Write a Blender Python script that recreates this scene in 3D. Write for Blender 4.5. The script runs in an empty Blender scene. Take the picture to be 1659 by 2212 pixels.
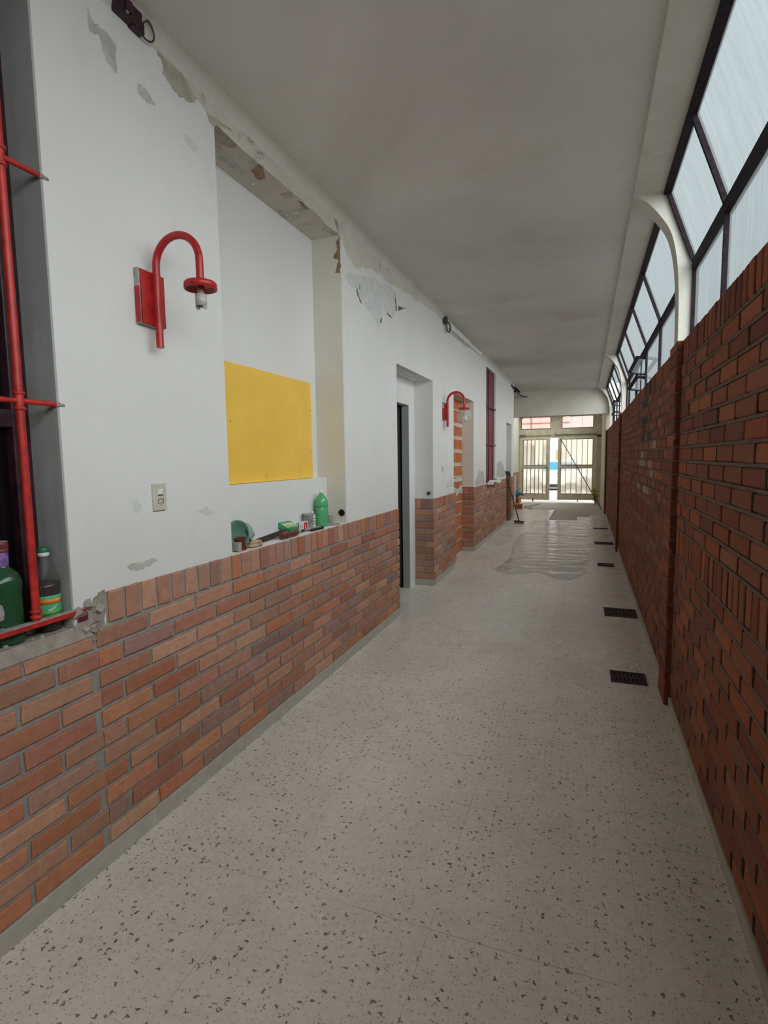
import bpy, bmesh, math, random
from mathutils import Vector, Matrix
random.seed(7)
S = bpy.context.scene
COL = S.collection
PI = math.pi

# ------------------------------------------------------------------ camera
EYE = 1.5
yaw, pit, rol = 0.357504902, -0.0988020521, -0.0144405422
fw = Vector((-math.sin(yaw)*math.cos(pit), math.cos(yaw)*math.cos(pit), math.sin(pit)))
rt = Vector((math.cos(yaw), math.sin(yaw), 0))
up = rt.cross(fw)
rt2 = rt*math.cos(rol) + up*math.sin(rol)
up2 = up*math.cos(rol) - rt*math.sin(rol)
cam_d = bpy.data.cameras.new('camera')
cam = bpy.data.objects.new('camera', cam_d)
COL.objects.link(cam)
m = Matrix.Identity(4)
for i in range(3):
    m[i][0], m[i][1], m[i][2] = rt2[i], up2[i], -fw[i]
m[2][3] = EYE
cam.matrix_world = m
cam_d.sensor_fit = 'HORIZONTAL'
cam_d.sensor_width = 36.0
cam_d.lens = 1165.56/1659*36.0
cam_d.clip_start = 0.02
cam_d.clip_end = 500
S.camera = cam

# ------------------------------------------------------------------ colour management, sampling
S.view_settings.view_transform = 'Standard'
S.view_settings.look = 'None'
S.view_settings.gamma = 1
S.view_settings.use_curve_mapping = False
S.view_settings.exposure = EXPOSURE = 0.02
S.cycles.use_denoising = True
S.cycles.max_bounces = 10
S.cycles.diffuse_bounces = 6
S.cycles.transmission_bounces = 6
S.cycles.transparent_max_bounces = 8
S.cycles.caustics_reflective = False
S.cycles.caustics_refractive = False
S.cycles.sample_clamp_indirect = 6.0

# ------------------------------------------------------------------ sky: bright thin cloud, brightest to the right
SKY_BASE, SKY_LOBE = 0.34, 8.0
SUN_DIR = Vector((0.70, -0.42, 0.58)).normalized()
W = bpy.data.worlds.new('sky')
S.world = W
W.use_nodes = True
nt = W.node_tree
nt.nodes.clear()
def N(tree, typ, **kw):
    n = tree.nodes.new(typ)
    for k, v in kw.items():
        setattr(n, k, v)
    return n
tc = N(nt, 'ShaderNodeTexCoord')
nrm = N(nt, 'ShaderNodeVectorMath', operation='NORMALIZE')
nt.links.new(tc.outputs['Generated'], nrm.inputs[0])
dt = N(nt, 'ShaderNodeVectorMath', operation='DOT_PRODUCT')
dt.inputs[1].default_value = SUN_DIR
nt.links.new(nrm.outputs[0], dt.inputs[0])
mr = N(nt, 'ShaderNodeMapRange', interpolation_type='SMOOTHSTEP')
mr.inputs['From Min'].default_value = 0.45
mr.inputs['From Max'].default_value = 1.0
mr.inputs['To Min'].default_value = 0.0
mr.inputs['To Max'].default_value = 1.0
nt.links.new(dt.outputs['Value'], mr.inputs['Value'])
sx = N(nt, 'ShaderNodeSeparateXYZ')
nt.links.new(nrm.outputs[0], sx.inputs[0])
el = N(nt, 'ShaderNodeMath', operation='MULTIPLY_ADD')       # clouds lighter overhead
nt.links.new(sx.outputs['Z'], el.inputs[0]); el.inputs[1].default_value = 1.2; el.inputs[2].default_value = 0.75
el.use_clamp = False
mx = N(nt, 'ShaderNodeMath', operation='MAXIMUM'); nt.links.new(el.outputs[0], mx.inputs[0]); mx.inputs[1].default_value = .5
sb = N(nt, 'ShaderNodeMath', operation='MULTIPLY'); nt.links.new(mx.outputs[0], sb.inputs[0]); sb.inputs[1].default_value = SKY_BASE
sl_ = N(nt, 'ShaderNodeMath', operation='MULTIPLY'); nt.links.new(mr.outputs[0], sl_.inputs[0]); sl_.inputs[1].default_value = SKY_LOBE
bg = N(nt, 'ShaderNodeBackground'); bg.inputs['Color'].default_value = (.84, .95, 1.0, 1)
nt.links.new(sb.outputs[0], bg.inputs['Strength'])
bg2 = N(nt, 'ShaderNodeBackground'); bg2.inputs['Color'].default_value = (1.0, .95, .92, 1)
nt.links.new(sl_.outputs[0], bg2.inputs['Strength'])
ad = N(nt, 'ShaderNodeAddShader')
nt.links.new(bg.outputs[0], ad.inputs[0]); nt.links.new(bg2.outputs[0], ad.inputs[1])
wo = N(nt, 'ShaderNodeOutputWorld')
nt.links.new(ad.outputs[0], wo.inputs[0])
W.cycles.sampling_method = 'MANUAL'
W.cycles.sample_map_resolution = 512

# light portals in the glazing, the added rooflight and the added rear doorway: they guide the sky light, they emit nothing
def portal(name, c, nrm_, up_, sx_, sy_):
    ld = bpy.data.lights.new(name, 'AREA')
    ld.shape = 'RECTANGLE'
    ld.size, ld.size_y = sx_, sy_
    ld.cycles.is_portal = True
    o = bpy.data.objects.new(name, ld)
    COL.objects.link(o)
    z = -Vector(nrm_).normalized()
    y = Vector(up_).normalized()
    x = y.cross(z)
    mm = Matrix.Identity(4)
    for i in range(3):
        mm[i][0], mm[i][1], mm[i][2], mm[i][3] = x[i], y[i], z[i], c[i]
    o.matrix_world = mm
GL_X, GL_B, GL_M, GL_T, GL_TX = 0.63, 2.14, 2.70, 3.19, 0.455   # glazing: foot, bend and head
ROOM_Y0 = -2.6
portal('glazing_portal_low', (GL_X+.03, (ROOM_Y0+15)/2, (GL_B+GL_M)/2), (-1, 0, 0), (0, 0, 1), 15-ROOM_Y0, GL_M-GL_B)
sl = Vector((GL_TX-GL_X, 0, GL_T-GL_M))
portal('vestibule_portal', (-.8, 17.1, 3.0), (0, 0, -1), (0, 1, 0), 2.2, 2.4)
portal('rear_portal', (-.85, ROOM_Y0-.05, 1.05), (0, 1, 0), (0, 0, 1), 1.0, 2.1)
portal('glazing_portal_slope', ((GL_X+GL_TX)/2+.03, (ROOM_Y0+15)/2, (GL_M+GL_T)/2+.02), (-sl.z, 0, sl.x), sl, 15-ROOM_Y0, sl.length)

# ------------------------------------------------------------------ helpers
ORG = {}
def thing(name, label, cat, loc=(0, 0, 0), group=None):
    o = bpy.data.objects.new(name, None)
    o.empty_display_size = 0.05
    COL.objects.link(o)
    o.location = loc
    ORG[o.name] = Vector(loc)
    o['label'] = label
    o['category'] = cat
    if group: o['group'] = group
    return o
def tag(o, label, cat, group=None):
    o['label'] = label
    o['category'] = cat
    if group: o['group'] = group
    return o
class MB:
    """collects shapes in world coordinates, build() links them as one mesh"""
    def __init__(s):
        s.v, s.f, s.mi, s.sm, s.c = [], [], [], [], []
        s.cur, s.col = 0, (1, 1, 1)
    def add(s, vs, fs, smooth=False):
        b = len(s.v)
        s.v += [tuple(p) for p in vs]
        s.c += [s.col]*len(vs)
        for f in fs:
            s.f.append([b+i for i in f]); s.mi.append(s.cur); s.sm.append(smooth)
        return s
    def quad(s, a, b, c, d): return s.add([a, b, c, d], [(0, 1, 2, 3)])
    def box(s, x0, x1, y0, y1, z0, z1):
        v = [(x, y, z) for z in (z0, z1) for y in (y0, y1) for x in (x0, x1)]
        return s.add(v, [(0, 2, 3, 1), (4, 5, 7, 6), (0, 1, 5, 4), (2, 6, 7, 3), (0, 4, 6, 2), (1, 3, 7, 5)])
    def obox(s, c, ax, ay, az):
        c, ax, ay, az = map(Vector, (c, ax, ay, az))
        v = [c+ax*i+ay*j+az*k for k in (-1, 1) for j in (-1, 1) for i in (-1, 1)]
        return s.add(v, [(0, 2, 3, 1), (4, 5, 7, 6), (0, 1, 5, 4), (2, 6, 7, 3), (0, 4, 6, 2), (1, 3, 7, 5)])
    def bar(s, a, b, w, h, upv=(0, 0, 1)):
        a, b = Vector(a), Vector(b)
        d = (b-a); L = d.length; d.normalize()
        side = d.cross(Vector(upv)).normalized(); u = side.cross(d)
        return s.obox((a+b)/2, d*L/2, side*w/2, u*h/2)
    def tube(s, pts, r, seg=14, caps=True):
        pts = [Vector(p) for p in pts]
        n = len(pts)
        rr = r if isinstance(r, (list, tuple)) else [r]*n
        t0 = (pts[1]-pts[0]).normalized()
        a = t0.orthogonal().normalized()
        vs, fs = [], []
        for i, p in enumerate(pts):
            t = (pts[min(i+1, n-1)]-pts[max(i-1, 0)]).normalized()
            a = (a-t*a.dot(t)).normalized()
            b = t.cross(a)
            for k in range(seg):
                th = 2*PI*k/seg
                vs.append(p+(a*math.cos(th)+b*math.sin(th))*rr[i])
        for i in range(n-1):
            for k in range(seg):
                k2 = (k+1) % seg
                fs.append((i*seg+k, i*seg+k2, (i+1)*seg+k2, (i+1)*seg+k))
        s.add(vs, fs, True)
        if caps:
            s.add([vs[k] for k in range(seg)], [tuple(range(seg))[::-1]])
            s.add([vs[(n-1)*seg+k] for k in range(seg)], [tuple(range(seg))])
        return s
    def lathe(s, prof, c=(0, 0, 0), axis=(0, 0, 1), seg=28, smooth=True, sx=1, sy=1):
        az = Vector(axis).normalized()
        ax = Vector((1, 0, 0)) if abs(az.x) < .9 else Vector((0, 1, 0))
        ax = (ax-az*ax.dot(az)).normalized(); ay = az.cross(ax)
        c = Vector(c)
        vs, fs = [], []
        for r, z in prof:
            for k in range(seg):
                th = 2*PI*k/seg
                vs.append(c+ax*r*math.cos(th)*sx+ay*r*math.sin(th)*sy+az*z)
        for i in range(len(prof)-1):
            for k in range(seg):
                k2 = (k+1) % seg
                fs.append((i*seg+k, i*seg+k2, (i+1)*seg+k2, (i+1)*seg+k))
        if prof[0][0] > 1e-4: fs.append(tuple(range(seg))[::-1])
        if prof[-1][0] > 1e-4: fs.append(tuple((len(prof)-1)*seg+k for k in range(seg)))
        return s.add(vs, fs, smooth)
    def prism(s, poly, mapf, d0, d1):
        """polygon in (u,v) mapped by mapf(u,v,d)"""
        n = len(poly)
        vs = [mapf(u, v, d0) for u, v in poly]+[mapf(u, v, d1) for u, v in poly]
        fs = [tuple(range(n))[::-1], tuple(range(n, 2*n))]+[(i, (i+1) % n, n+(i+1) % n, n+i) for i in range(n)]
        return s.add(vs, fs)
    def build(s, name, mat, parent=None, kind=None, origin=None, bevel=0, fix=True):
        org = Vector((0, 0, 0))
        p = parent
        if p is not None: org = ORG.get(p.name, Vector((0, 0, 0)))
        if origin is not None: org = Vector(origin)
        me = bpy.data.meshes.new(name)
        me.from_pydata([tuple(Vector(v)-org) for v in s.v], [], s.f)
        mats = mat if isinstance(mat, (list, tuple)) else [mat]
        for mt in mats: me.materials.append(mt)
        me.polygons.foreach_set('material_index', s.mi)
        me.polygons.foreach_set('use_smooth', s.sm)
        if any(c != (1, 1, 1) for c in s.c):
            a = me.attributes.new('col', 'FLOAT_COLOR', 'POINT')
            flat = []
            for c in s.c: flat += [c[0], c[1], c[2], 1.0]
            a.data.foreach_set('color', flat)
        if fix:
            bm = bmesh.new(); bm.from_mesh(me)
            bmesh.ops.recalc_face_normals(bm, faces=bm.faces[:])
            bm.to_mesh(me); bm.free()
        me.update()
        o = bpy.data.objects.new(name, me)
        COL.objects.link(o)
        ORG[o.name] = org
        if parent is not None:
            o.parent = parent
        elif origin is not None:
            o.location = org
        if kind: o['kind'] = kind
        if bevel:
            bv = o.modifiers.new('bevel', 'BEVEL')
            bv.width = bevel; bv.segments = 2; bv.limit_method = 'ANGLE'; bv.angle_limit = math.radians(50)
        return o
def copy_tree(o, loc, label=None, group=None, parent=None):
    c = o.copy()
    COL.objects.link(c)
    c.parent = parent
    if parent is None:
        c.location = loc
        ORG[c.name] = Vector(loc)
        if label: c['label'] = label
        if group: c['group'] = group
    for ch in list(o.children):
        copy_tree(ch, None, parent=c)
    return c

# ------------------------------------------------------------------ materials
def new_mat(name):
    mt = bpy.data.materials.new(name)
    mt.use_nodes = True
    t = mt.node_tree
    t.nodes.clear()
    out = N(t, 'ShaderNodeOutputMaterial')
    return mt, t, out
def principled(t, out, col=(.5, .5, .5), rough=.6, metal=0, spec=.5, trans=0, ior=1.5):
    b = N(t, 'ShaderNodeBsdfPrincipled')
    if isinstance(col, tuple): b.inputs['Base Color'].default_value = (*col[:3], 1)
    else: t.links.new(col, b.inputs['Base Color'])
    b.inputs['Roughness'].default_value = rough
    b.inputs['Metallic'].default_value = metal
    b.inputs['Specular IOR Level'].default_value = spec
    b.inputs['Transmission Weight'].default_value = trans
    b.inputs['IOR'].default_value = ior
    t.links.new(b.outputs[0], out.inputs['Surface'])
    return b
def coords(t):
    """world position (every static surface keeps its origin where it stands)"""
    return N(t, 'ShaderNodeNewGeometry').outputs['Position']
def objco(t):
    return N(t, 'ShaderNodeTexCoord').outputs['Object']
def noise(t, vec, scale, detail=4, rough=.55, dist=0):
    n = N(t, 'ShaderNodeTexNoise')
    t.links.new(vec, n.inputs['Vector'])
    n.inputs['Scale'].default_value = scale
    n.inputs['Detail'].default_value = detail
    n.inputs['Roughness'].default_value = rough
    n.inputs['Distortion'].default_value = dist
    return n.outputs['Fac']
def ramp(t, fac, a, b, lo=(0, 0, 0, 1), hi=(1, 1, 1, 1)):
    r = N(t, 'ShaderNodeValToRGB')
    r.color_ramp.elements[0].position = a
    r.color_ramp.elements[1].position = b
    r.color_ramp.elements[0].color = lo if len(lo) == 4 else (*lo, 1)
    r.color_ramp.elements[1].color = hi if len(hi) == 4 else (*hi, 1)
    t.links.new(fac, r.inputs[0])
    return r.outputs[0]
def mix(t, fac, a, b, blend='MIX'):
    n = N(t, 'ShaderNodeMix', data_type='RGBA', blend_type=blend)
    def put(sock, v):
        if isinstance(v, (int, float)): sock.default_value = v
        elif isinstance(v, tuple): sock.default_value = (*v[:3], 1)
        else: t.links.new(v, sock)
    put(n.inputs[0], fac); put(n.inputs[6], a); put(n.inputs[7], b)
    return n.outputs[2]
def math_(t, op, a, b=None, c=None):
    n = N(t, 'ShaderNodeMath', operation=op)
    for i, v in enumerate((a, b, c)):
        if v is None: continue
        if isinstance(v, (int, float)): n.inputs[i].default_value = v
        else: t.links.new(v, n.inputs[i])
    return n.outputs[0]
def bump(t, b, h, strength=.3, dist=.01):
    n = N(t, 'ShaderNodeBump')
    n.inputs['Strength'].default_value = strength
    n.inputs['Distance'].default_value = dist
    t.links.new(h, n.inputs['Height'])
    t.links.new(n.outputs[0], b.inputs['Normal'])
def simple(name, col, rough=.6, metal=0, spec=.5, var=.12, vscale=18, bmp=0, dark=None):
    mt, t, out = new_mat(name)
    v = objco(t)
    n = noise(t, v, vscale)
    d = dark or tuple(c*(1-var*2) for c in col)
    l = tuple(min(1, c*(1+var)) for c in col)
    c = ramp(t, n, .3, .7, d, l)
    b = principled(t, out, c, rough, metal, spec)
    if bmp: bump(t, b, noise(t, v, vscale*4), bmp, .004)
    return mt
M = {}
# painted plaster of the left wall, with faint stains and old filler
def plaster(name, base, warm, stain, scale=1.2):
    mt, t, out = new_mat(name)
    v = coords(t)
    big = noise(t, v, scale, 5, .6)
    c = mix(t, ramp(t, big, .38, .68), base, warm)
    st = ramp(t, noise(t, v, 3.3, 7, .7, .6), .60, .78)
    c = mix(t, math_(t, 'MULTIPLY', st, .55), c, stain)
    fine = noise(t, v, 90, 3)
    c = mix(t, .06, c, fine, 'OVERLAY')
    b = principled(t, out, c, .72, 0, .25)
    h = math_(t, 'ADD', math_(t, 'MULTIPLY', noise(t, v, 7, 4), 2.0), math_(t, 'MULTIPLY', fine, .12))
    bump(t, b, h, .22, .012)
    return mt
M['wall'] = plaster('painted_plaster', (.76, .755, .745), (.725, .715, .69), (.64, .625, .585))
M['reveal'] = plaster('reveal_plaster', (.72, .70, .63), (.66, .64, .57), (.50, .48, .41), 2.0)
M['grey_reveal'] = plaster('grey_render', (.40, .42, .41), (.34, .355, .35), (.27, .28, .28), 4.0)
M['rib'] = plaster('rib_plaster', (.66, .64, .58), (.58, .56, .50), (.40, .38, .33), 2.5)
M['end'] = plaster('end_plaster', (.66, .63, .56), (.58, .55, .48), (.42, .39, .33), 1.6)
M['cream'] = plaster('cream_plaster', (.66, .61, .50), (.58, .53, .42), (.38, .33, .25), 2.4)
# ceiling: dull grey-brown with damp clouds
mt, t, out = new_mat('ceiling_plaster')
v = coords(t)
c = mix(t, ramp(t, noise(t, v, .55, 6, .6, .8), .36, .66), (.61, .595, .565), (.725, .715, .69))
c = mix(t, math_(t, 'MULTIPLY', ramp(t, noise(t, v, 1.7, 7, .7, 1.2), .55, .8), .5), c, (.76, .75, .73))
c = mix(t, math_(t, 'MULTIPLY', ramp(t, noise(t, v, .9, 5, .65), .56, .74), .45), c, (.52, .47, .36))
b = principled(t, out, c, .85, 0, .15)
bump(t, b, noise(t, v, 24, 4), .15, .01)
M['ceiling'] = mt
# exposed coats under the peeling paint
M['p_g'] = simple('exposed_grey_coat', (.53, .53, .48), .9, bmp=.3, var=.1)
M['p_l'] = simple('exposed_pale_coat', (.66, .67, .66), .9, bmp=.25, var=.06)
M['p_t'] = simple('exposed_tan_coat', (.46, .42, .34), .9, bmp=.3, var=.12)
M['p_b'] = simple('exposed_brown_coat', (.33, .235, .16), .9, bmp=.4, var=.2)
M['p_d'] = simple('crack_dark', (.16, .15, .13), .9)
# flaking lintel paint: islands of older coats where the top coat is gone
mt, t, out = new_mat('flaking_lintel_paint')
v = coords(t)
c = mix(t, ramp(t, noise(t, v, 2.6, 5, .6), .35, .65), (.66, .625, .56), (.57, .53, .465))
n1 = noise(t, v, 5.5, 6, .62, .4)
c = mix(t, math_(t, 'GREATER_THAN', n1, .575), c, (.50, .485, .44))
c = mix(t, math_(t, 'GREATER_THAN', n1, .635), c, (.36, .29, .21))
c = mix(t, math_(t, 'GREATER_THAN', noise(t, v, 21, 4, .6), .66), c, (.72, .70, .65))
b = principled(t, out, c, .88, 0, .15)
bump(t, b, math_(t, 'GREATER_THAN', n1, .575), -.5, .004)
M['flaky'] = mt
# bricks carry their colours in the 'col' attribute
def brick_mat(name, mort, speck=(.75, .70, .62), spk=.2, gain=1.0):
    mt, t, out = new_mat(name)
    a = N(t, 'ShaderNodeAttribute', attribute_name='col')
    v = coords(t)
    n1 = noise(t, v, 26, 5, .65)
    c = mix(t, ramp(t, n1, .3, .72), mix(t, 1.0, a.outputs['Color'], (.78, .75, .73), 'MULTIPLY'), a.outputs['Color'])
    n2 = noise(t, v, 11, 6, .7, .5)
    c = mix(t, math_(t, 'MULTIPLY', ramp(t, n2, .62, .78), spk), c, speck)
    c = mix(t, math_(t, 'MULTIPLY', ramp(t, noise(t, v, 120, 3), .58, .7), .35), c, (.10, .05, .035))
    b = principled(t, out, c, .78, 0, .25)
    bump(t, b, math_(t, 'ADD', noise(t, v, 60, 5), math_(t, 'MULTIPLY', noise(t, v, 260, 2), .4)), .45, .005)
    return mt
M['brick'] = brick_mat('facing_brick', None)
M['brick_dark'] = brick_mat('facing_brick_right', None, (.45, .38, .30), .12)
def mortar(name, c0, c1):
    mt, t, out = new_mat(name)
    v = coords(t)
    c = ramp(t, noise(t, v, 20, 6, .7), .3, .7, c0, c1)
    b = principled(t, out, c, .92, 0, .1)
    bump(t, b, noise(t, v, 110, 4), .5, .006)
    return mt
M['mortar'] = mortar('grey_mortar', (.25, .24, .22), (.38, .37, .345))
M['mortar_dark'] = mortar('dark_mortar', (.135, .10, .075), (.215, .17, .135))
M['skirting'] = mortar('cement_skirting', (.40, .375, .32), (.52, .49, .425))
M['perpend'] = mortar('perpend_shade_fill', (.022, .010, .007), (.050, .026, .018))  # near-black joint fill; the shade of open upright joints put into colour
M['rough_mortar'] = mortar('sill_mortar', (.26, .225, .19), (.42, .38, .33))
M['concrete'] = mortar('bare_concrete', (.44, .40, .34), (.58, .54, .47))
# terrazzo tiles
mt, t, out = new_mat('terrazzo_tiles')
v = coords(t)
sp = N(t, 'ShaderNodeSeparateXYZ'); t.links.new(v, sp.inputs[0])
c = mix(t, ramp(t, math_(t, 'ADD', math_(t, 'MULTIPLY', noise(t, v, 1.1, 6, .6, .4), .68), math_(t, 'MULTIPLY', noise(t, v, 9, 5, .65), .32)), .36, .64), (.60, .56, .49), (.78, .735, .655))
c = mix(t, .25, c, ramp(t, noise(t, v, 45, 4, .7), .3, .7, (.48, .45, .385), (.82, .775, .70)))
def chips(scale, thr, pick, warp, off):
    vm = N(t, 'ShaderNodeMapping'); t.links.new(v, vm.inputs[0])
    vm.inputs['Location'].default_value = off
    wn = N(t, 'ShaderNodeTexNoise'); t.links.new(vm.outputs[0], wn.inputs['Vector'])
    wn.inputs['Scale'].default_value = scale*2.2; wn.inputs['Detail'].default_value = 1
    mx = N(t, 'ShaderNodeMix', data_type='VECTOR', blend_type='MIX') if False else N(t, 'ShaderNodeVectorMath', operation='MULTIPLY_ADD')
    t.links.new(wn.outputs['Color'], mx.inputs[0]); mx.inputs[1].default_value = (warp, warp, 0); t.links.new(vm.outputs[0], mx.inputs[2])
    vo = N(t, 'ShaderNodeTexVoronoi', voronoi_dimensions='2D'); t.links.new(mx.outputs[0], vo.inputs['Vector'])
    vo.inputs['Scale'].default_value = scale
    near = ramp(t, vo.outputs['Distance'], thr, thr+.05, (1, 1, 1, 1), (0, 0, 0, 1))
    sc = N(t, 'ShaderNodeSeparateColor'); t.links.new(vo.outputs['Color'], sc.inputs[0])
    pk = math_(t, 'GREATER_THAN', sc.outputs[0], pick)
    return math_(t, 'MULTIPLY', near, pk), sc.outputs[1]
f1, r1 = chips(36, .145, .66, .032, (0, 0, 0))
c = mix(t, math_(t, 'MULTIPLY', f1, .85), c, ramp(t, r1, .1, .9, (.045, .034, .024), (.17, .135, .09)))
f2, r2 = chips(46, .14, .66, .024, (3.1, 7.7, 0))
c = mix(t, math_(t, 'MULTIPLY', f2, .7), c, ramp(t, r2, .1, .9, (.52, .50, .45), (.66, .64, .59)))
f3, r3 = chips(78, .17, .70, .014, (9.1, 2.7, 0))
c = mix(t, math_(t, 'MULTIPLY', f3, .6), c, ramp(t, r3, .1, .9, (.15, .13, .10), (.30, .24, .18)))
def joint(sock, x0, p):
    q = math_(t, 'FRACT', math_(t, 'DIVIDE', math_(t, 'SUBTRACT', sock, x0-p*40), p))
    return math_(t, 'LESS_THAN', math_(t, 'ABSOLUTE', math_(t, 'SUBTRACT', q, .5)), .0022)
jx = joint(sp.outputs[0], -.437-.3125, .625)
jy = joint(sp.outputs[1], 1.53-.3235, .647)
j = math_(t, 'MAXIMUM', jx, jy)
jn = ramp(t, noise(t, v, 2.5, 4), .40, .62)
c = mix(t, math_(t, 'MULTIPLY', math_(t, 'MULTIPLY', j, jn), .6), c, (.13, .115, .09))
b = principled(t, out, c, .42, 0, .4)
rr = ramp(t, noise(t, v, 4, 6, .65), .3, .75, (.20, .20, .20), (.46, .46, .46))
t.links.new(rr, b.inputs['Roughness'])
bump(t, b, noise(t, v, 9, 4), .08, .01)
M['terrazzo'] = mt
# glass and metals
def pane_mat(name, tcol, tint, tr, streak=True):
    mt, t, out = new_mat(name)
    v = coords(t)
    mp = N(t, 'ShaderNodeMapping'); t.links.new(v, mp.inputs[0]); mp.inputs['Scale'].default_value = (3, 14, 1.2)
    n = noise(t, mp.outputs[0], 2.2, 5, .65)
    cc = ramp(t, n, .3, .72, tuple(k*.80 for k in tcol), tcol)
    d = N(t, 'ShaderNodeBsdfTranslucent'); t.links.new(cc, d.inputs['Color'])
    tp = N(t, 'ShaderNodeBsdfTransparent')
    t.links.new(ramp(t, n, .3, .72, tuple(k*.84 for k in tint), tint), tp.inputs['Color'])
    gl = N(t, 'ShaderNodeBsdfGlossy'); gl.inputs['Roughness'].default_value = .25
    ms = N(t, 'ShaderNodeMixShader'); ms.inputs[0].default_value = tr
    t.links.new(d.outputs[0], ms.inputs[1]); t.links.new(tp.outputs[0], ms.inputs[2])
    m2 = N(t, 'ShaderNodeMixShader'); m2.inputs[0].default_value = .05
    t.links.new(ms.outputs[0], m2.inputs[1]); t.links.new(gl.outputs[0], m2.inputs[2])
    t.links.new(m2.outputs[0], out.inputs['Surface'])
    return mt
M['pane'] = pane_mat('frosted_glass', (.76, .86, .87), (.80, .895, .92), .87)
mt, t, out = new_mat('ribbed_cream_glass')
v = coords(t)
d = N(t, 'ShaderNodeBsdfTranslucent'); d.inputs['Color'].default_value = (.90, .84, .70, 1)
rf = N(t, 'ShaderNodeBsdfRefraction'); rf.inputs['Color'].default_value = (.92, .86, .74, 1)
rf.inputs['Roughness'].default_value = .22; rf.inputs['IOR'].default_value = 1.12
wv = N(t, 'ShaderNodeTexWave', wave_type='BANDS', bands_direction='X'); t.links.new(v, wv.inputs['Vector']); wv.inputs['Scale'].default_value = 22
bp = N(t, 'ShaderNodeBump'); bp.inputs['Strength'].default_value = .25; bp.inputs['Distance'].default_value = .004
t.links.new(wv.outputs['Fac'], bp.inputs['Height']); t.links.new(bp.outputs[0], rf.inputs['Normal'])
ms = N(t, 'ShaderNodeMixShader'); ms.inputs[0].default_value = .35
t.links.new(d.outputs[0], ms.inputs[1]); t.links.new(rf.outputs[0], ms.inputs[2])
t.links.new(ms.outputs[0], out.inputs['Surface'])
M['gate_glass'] = mt
def thin_glass(name, tint=(.95, .97, .96), gloss=.10, rough=.03, fres=.8):
    mt, t, out = new_mat(name)
    tp = N(t, 'ShaderNodeBsdfTransparent'); tp.inputs['Color'].default_value = (*tint, 1)
    gl = N(t, 'ShaderNodeBsdfGlossy'); gl.inputs['Roughness'].default_value = rough; gl.inputs['Color'].default_value = (.8, .8, .8, 1)
    lw = N(t, 'ShaderNodeLayerWeight'); lw.inputs['Blend'].default_value = .35
    f = math_(t, 'ADD', math_(t, 'MULTIPLY', lw.outputs['Fresnel'], fres), gloss*.4)
    ms = N(t, 'ShaderNodeMixShader'); t.links.new(f, ms.inputs[0])
    t.links.new(tp.outputs[0], ms.inputs[1]); t.links.new(gl.outputs[0], ms.inputs[2])
    t.links.new(ms.outputs[0], out.inputs['Surface'])
    return mt
M['clear'] = thin_glass('clear_glass')
M['dark_glass'] = simple('dark_window_glass', (.006, .004, .004), .18, spec=.25, var=.05)
mt, t, out = new_mat('globe_glass')
pb = N(t, 'ShaderNodeBsdfPrincipled'); pb.inputs['Base Color'].default_value = (.72, .72, .69, 1); pb.inputs['Roughness'].default_value = .12
tp = N(t, 'ShaderNodeBsdfTransparent'); tp.inputs['Color'].default_value = (.97, .97, .95, 1)
ms = N(t, 'ShaderNodeMixShader'); ms.inputs[0].default_value = .76
t.links.new(pb.outputs[0], ms.inputs[1]); t.links.new(tp.outputs[0], ms.inputs[2]); t.links.new(ms.outputs[0], out.inputs['Surface'])
M['bulb'] = mt
M['plastic_sheet'] = None
M['steel'] = simple('dark_steel', (.026, .018, .026), .7, spec=.12, var=.3, vscale=40)
M['red'] = simple('red_enamel', (.46, .018, .018), .35, spec=.5, var=.14, vscale=30)
M['pipe_red'] = simple('red_pipe_paint', (.52, .028, .022), .4, spec=.5, var=.2, vscale=26)
M['maroon'] = simple('maroon_paint', (.175, .016, .034), .42, var=.2, vscale=9)
M['maroon_dark'] = simple('maroon_wood', (.040, .010, .018), .5, var=.4, vscale=14, bmp=.3)
M['worn'] = simple('worn_grey_paint', (.40, .37, .36), .6, var=.25, vscale=30)
M['ivory'] = simple('ivory_plastic', (.60, .56, .48), .4, var=.05)
M['grey_dark'] = simple('dark_grey', (.06, .055, .05), .6)
M['black'] = simple('black_rubber', (.018, .017, .017), .6)
M['white'] = simple('white_plastic', (.78, .78, .76), .45, var=.05)
M['porcelain'] = simple('porcelain', (.50, .48, .45), .4, var=.06)
M['yellow'] = simple('yellow_board_paint', (.92, .57, .085), .55, var=.035, vscale=5)
M['tan'] = simple('tan_gate_paint', (.60, .53, .39), .5, var=.1, vscale=7)
M['tan_dark'] = simple('tan_gate_edges', (.145, .12, .085), .6, var=.2)
M['wood'] = simple('brown_wood', (.20, .085, .045), .5, var=.25, vscale=12)
M['wood_red'] = simple('dark_red_wood', (.14, .035, .025), .4, var=.25, vscale=14)
M['wood_pale'] = simple('pale_wood', (.50, .36, .22), .6, var=.2, vscale=16)
M['rust'] = simple('rusty_iron', (.060, .030, .026), .75, var=.35, vscale=60, bmp=.3)
M['pit'] = simple('drain_pit', (.010, .008, .008), .95)
M['hollow'] = simple('hollow_clay_block', (.52, .17, .062), .85, var=.14, vscale=10, bmp=.4)
M['pale_mortar'] = simple('pale_mortar', (.62, .56, .48), .95, var=.12, vscale=30, bmp=.5)
M['blue'] = simple('blue_tarp', (.04, .22, .42), .4, var=.25, vscale=6)
M['leaf'] = simple('yellow_green_leaf', (.42, .36, .04), .6, var=.35, vscale=20)
M['car'] = simple('white_car_paint', (.86, .88, .92), .3, var=.02)
M['car_blue'] = simple('blue_car_glass', (.08, .30, .68), .2, var=.05)
M['asphalt'] = simple('asphalt', (.42, .42, .42), .9, var=.1)
M['pavement'] = simple('pavement', (.62, .61, .58), .9, var=.08)
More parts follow.
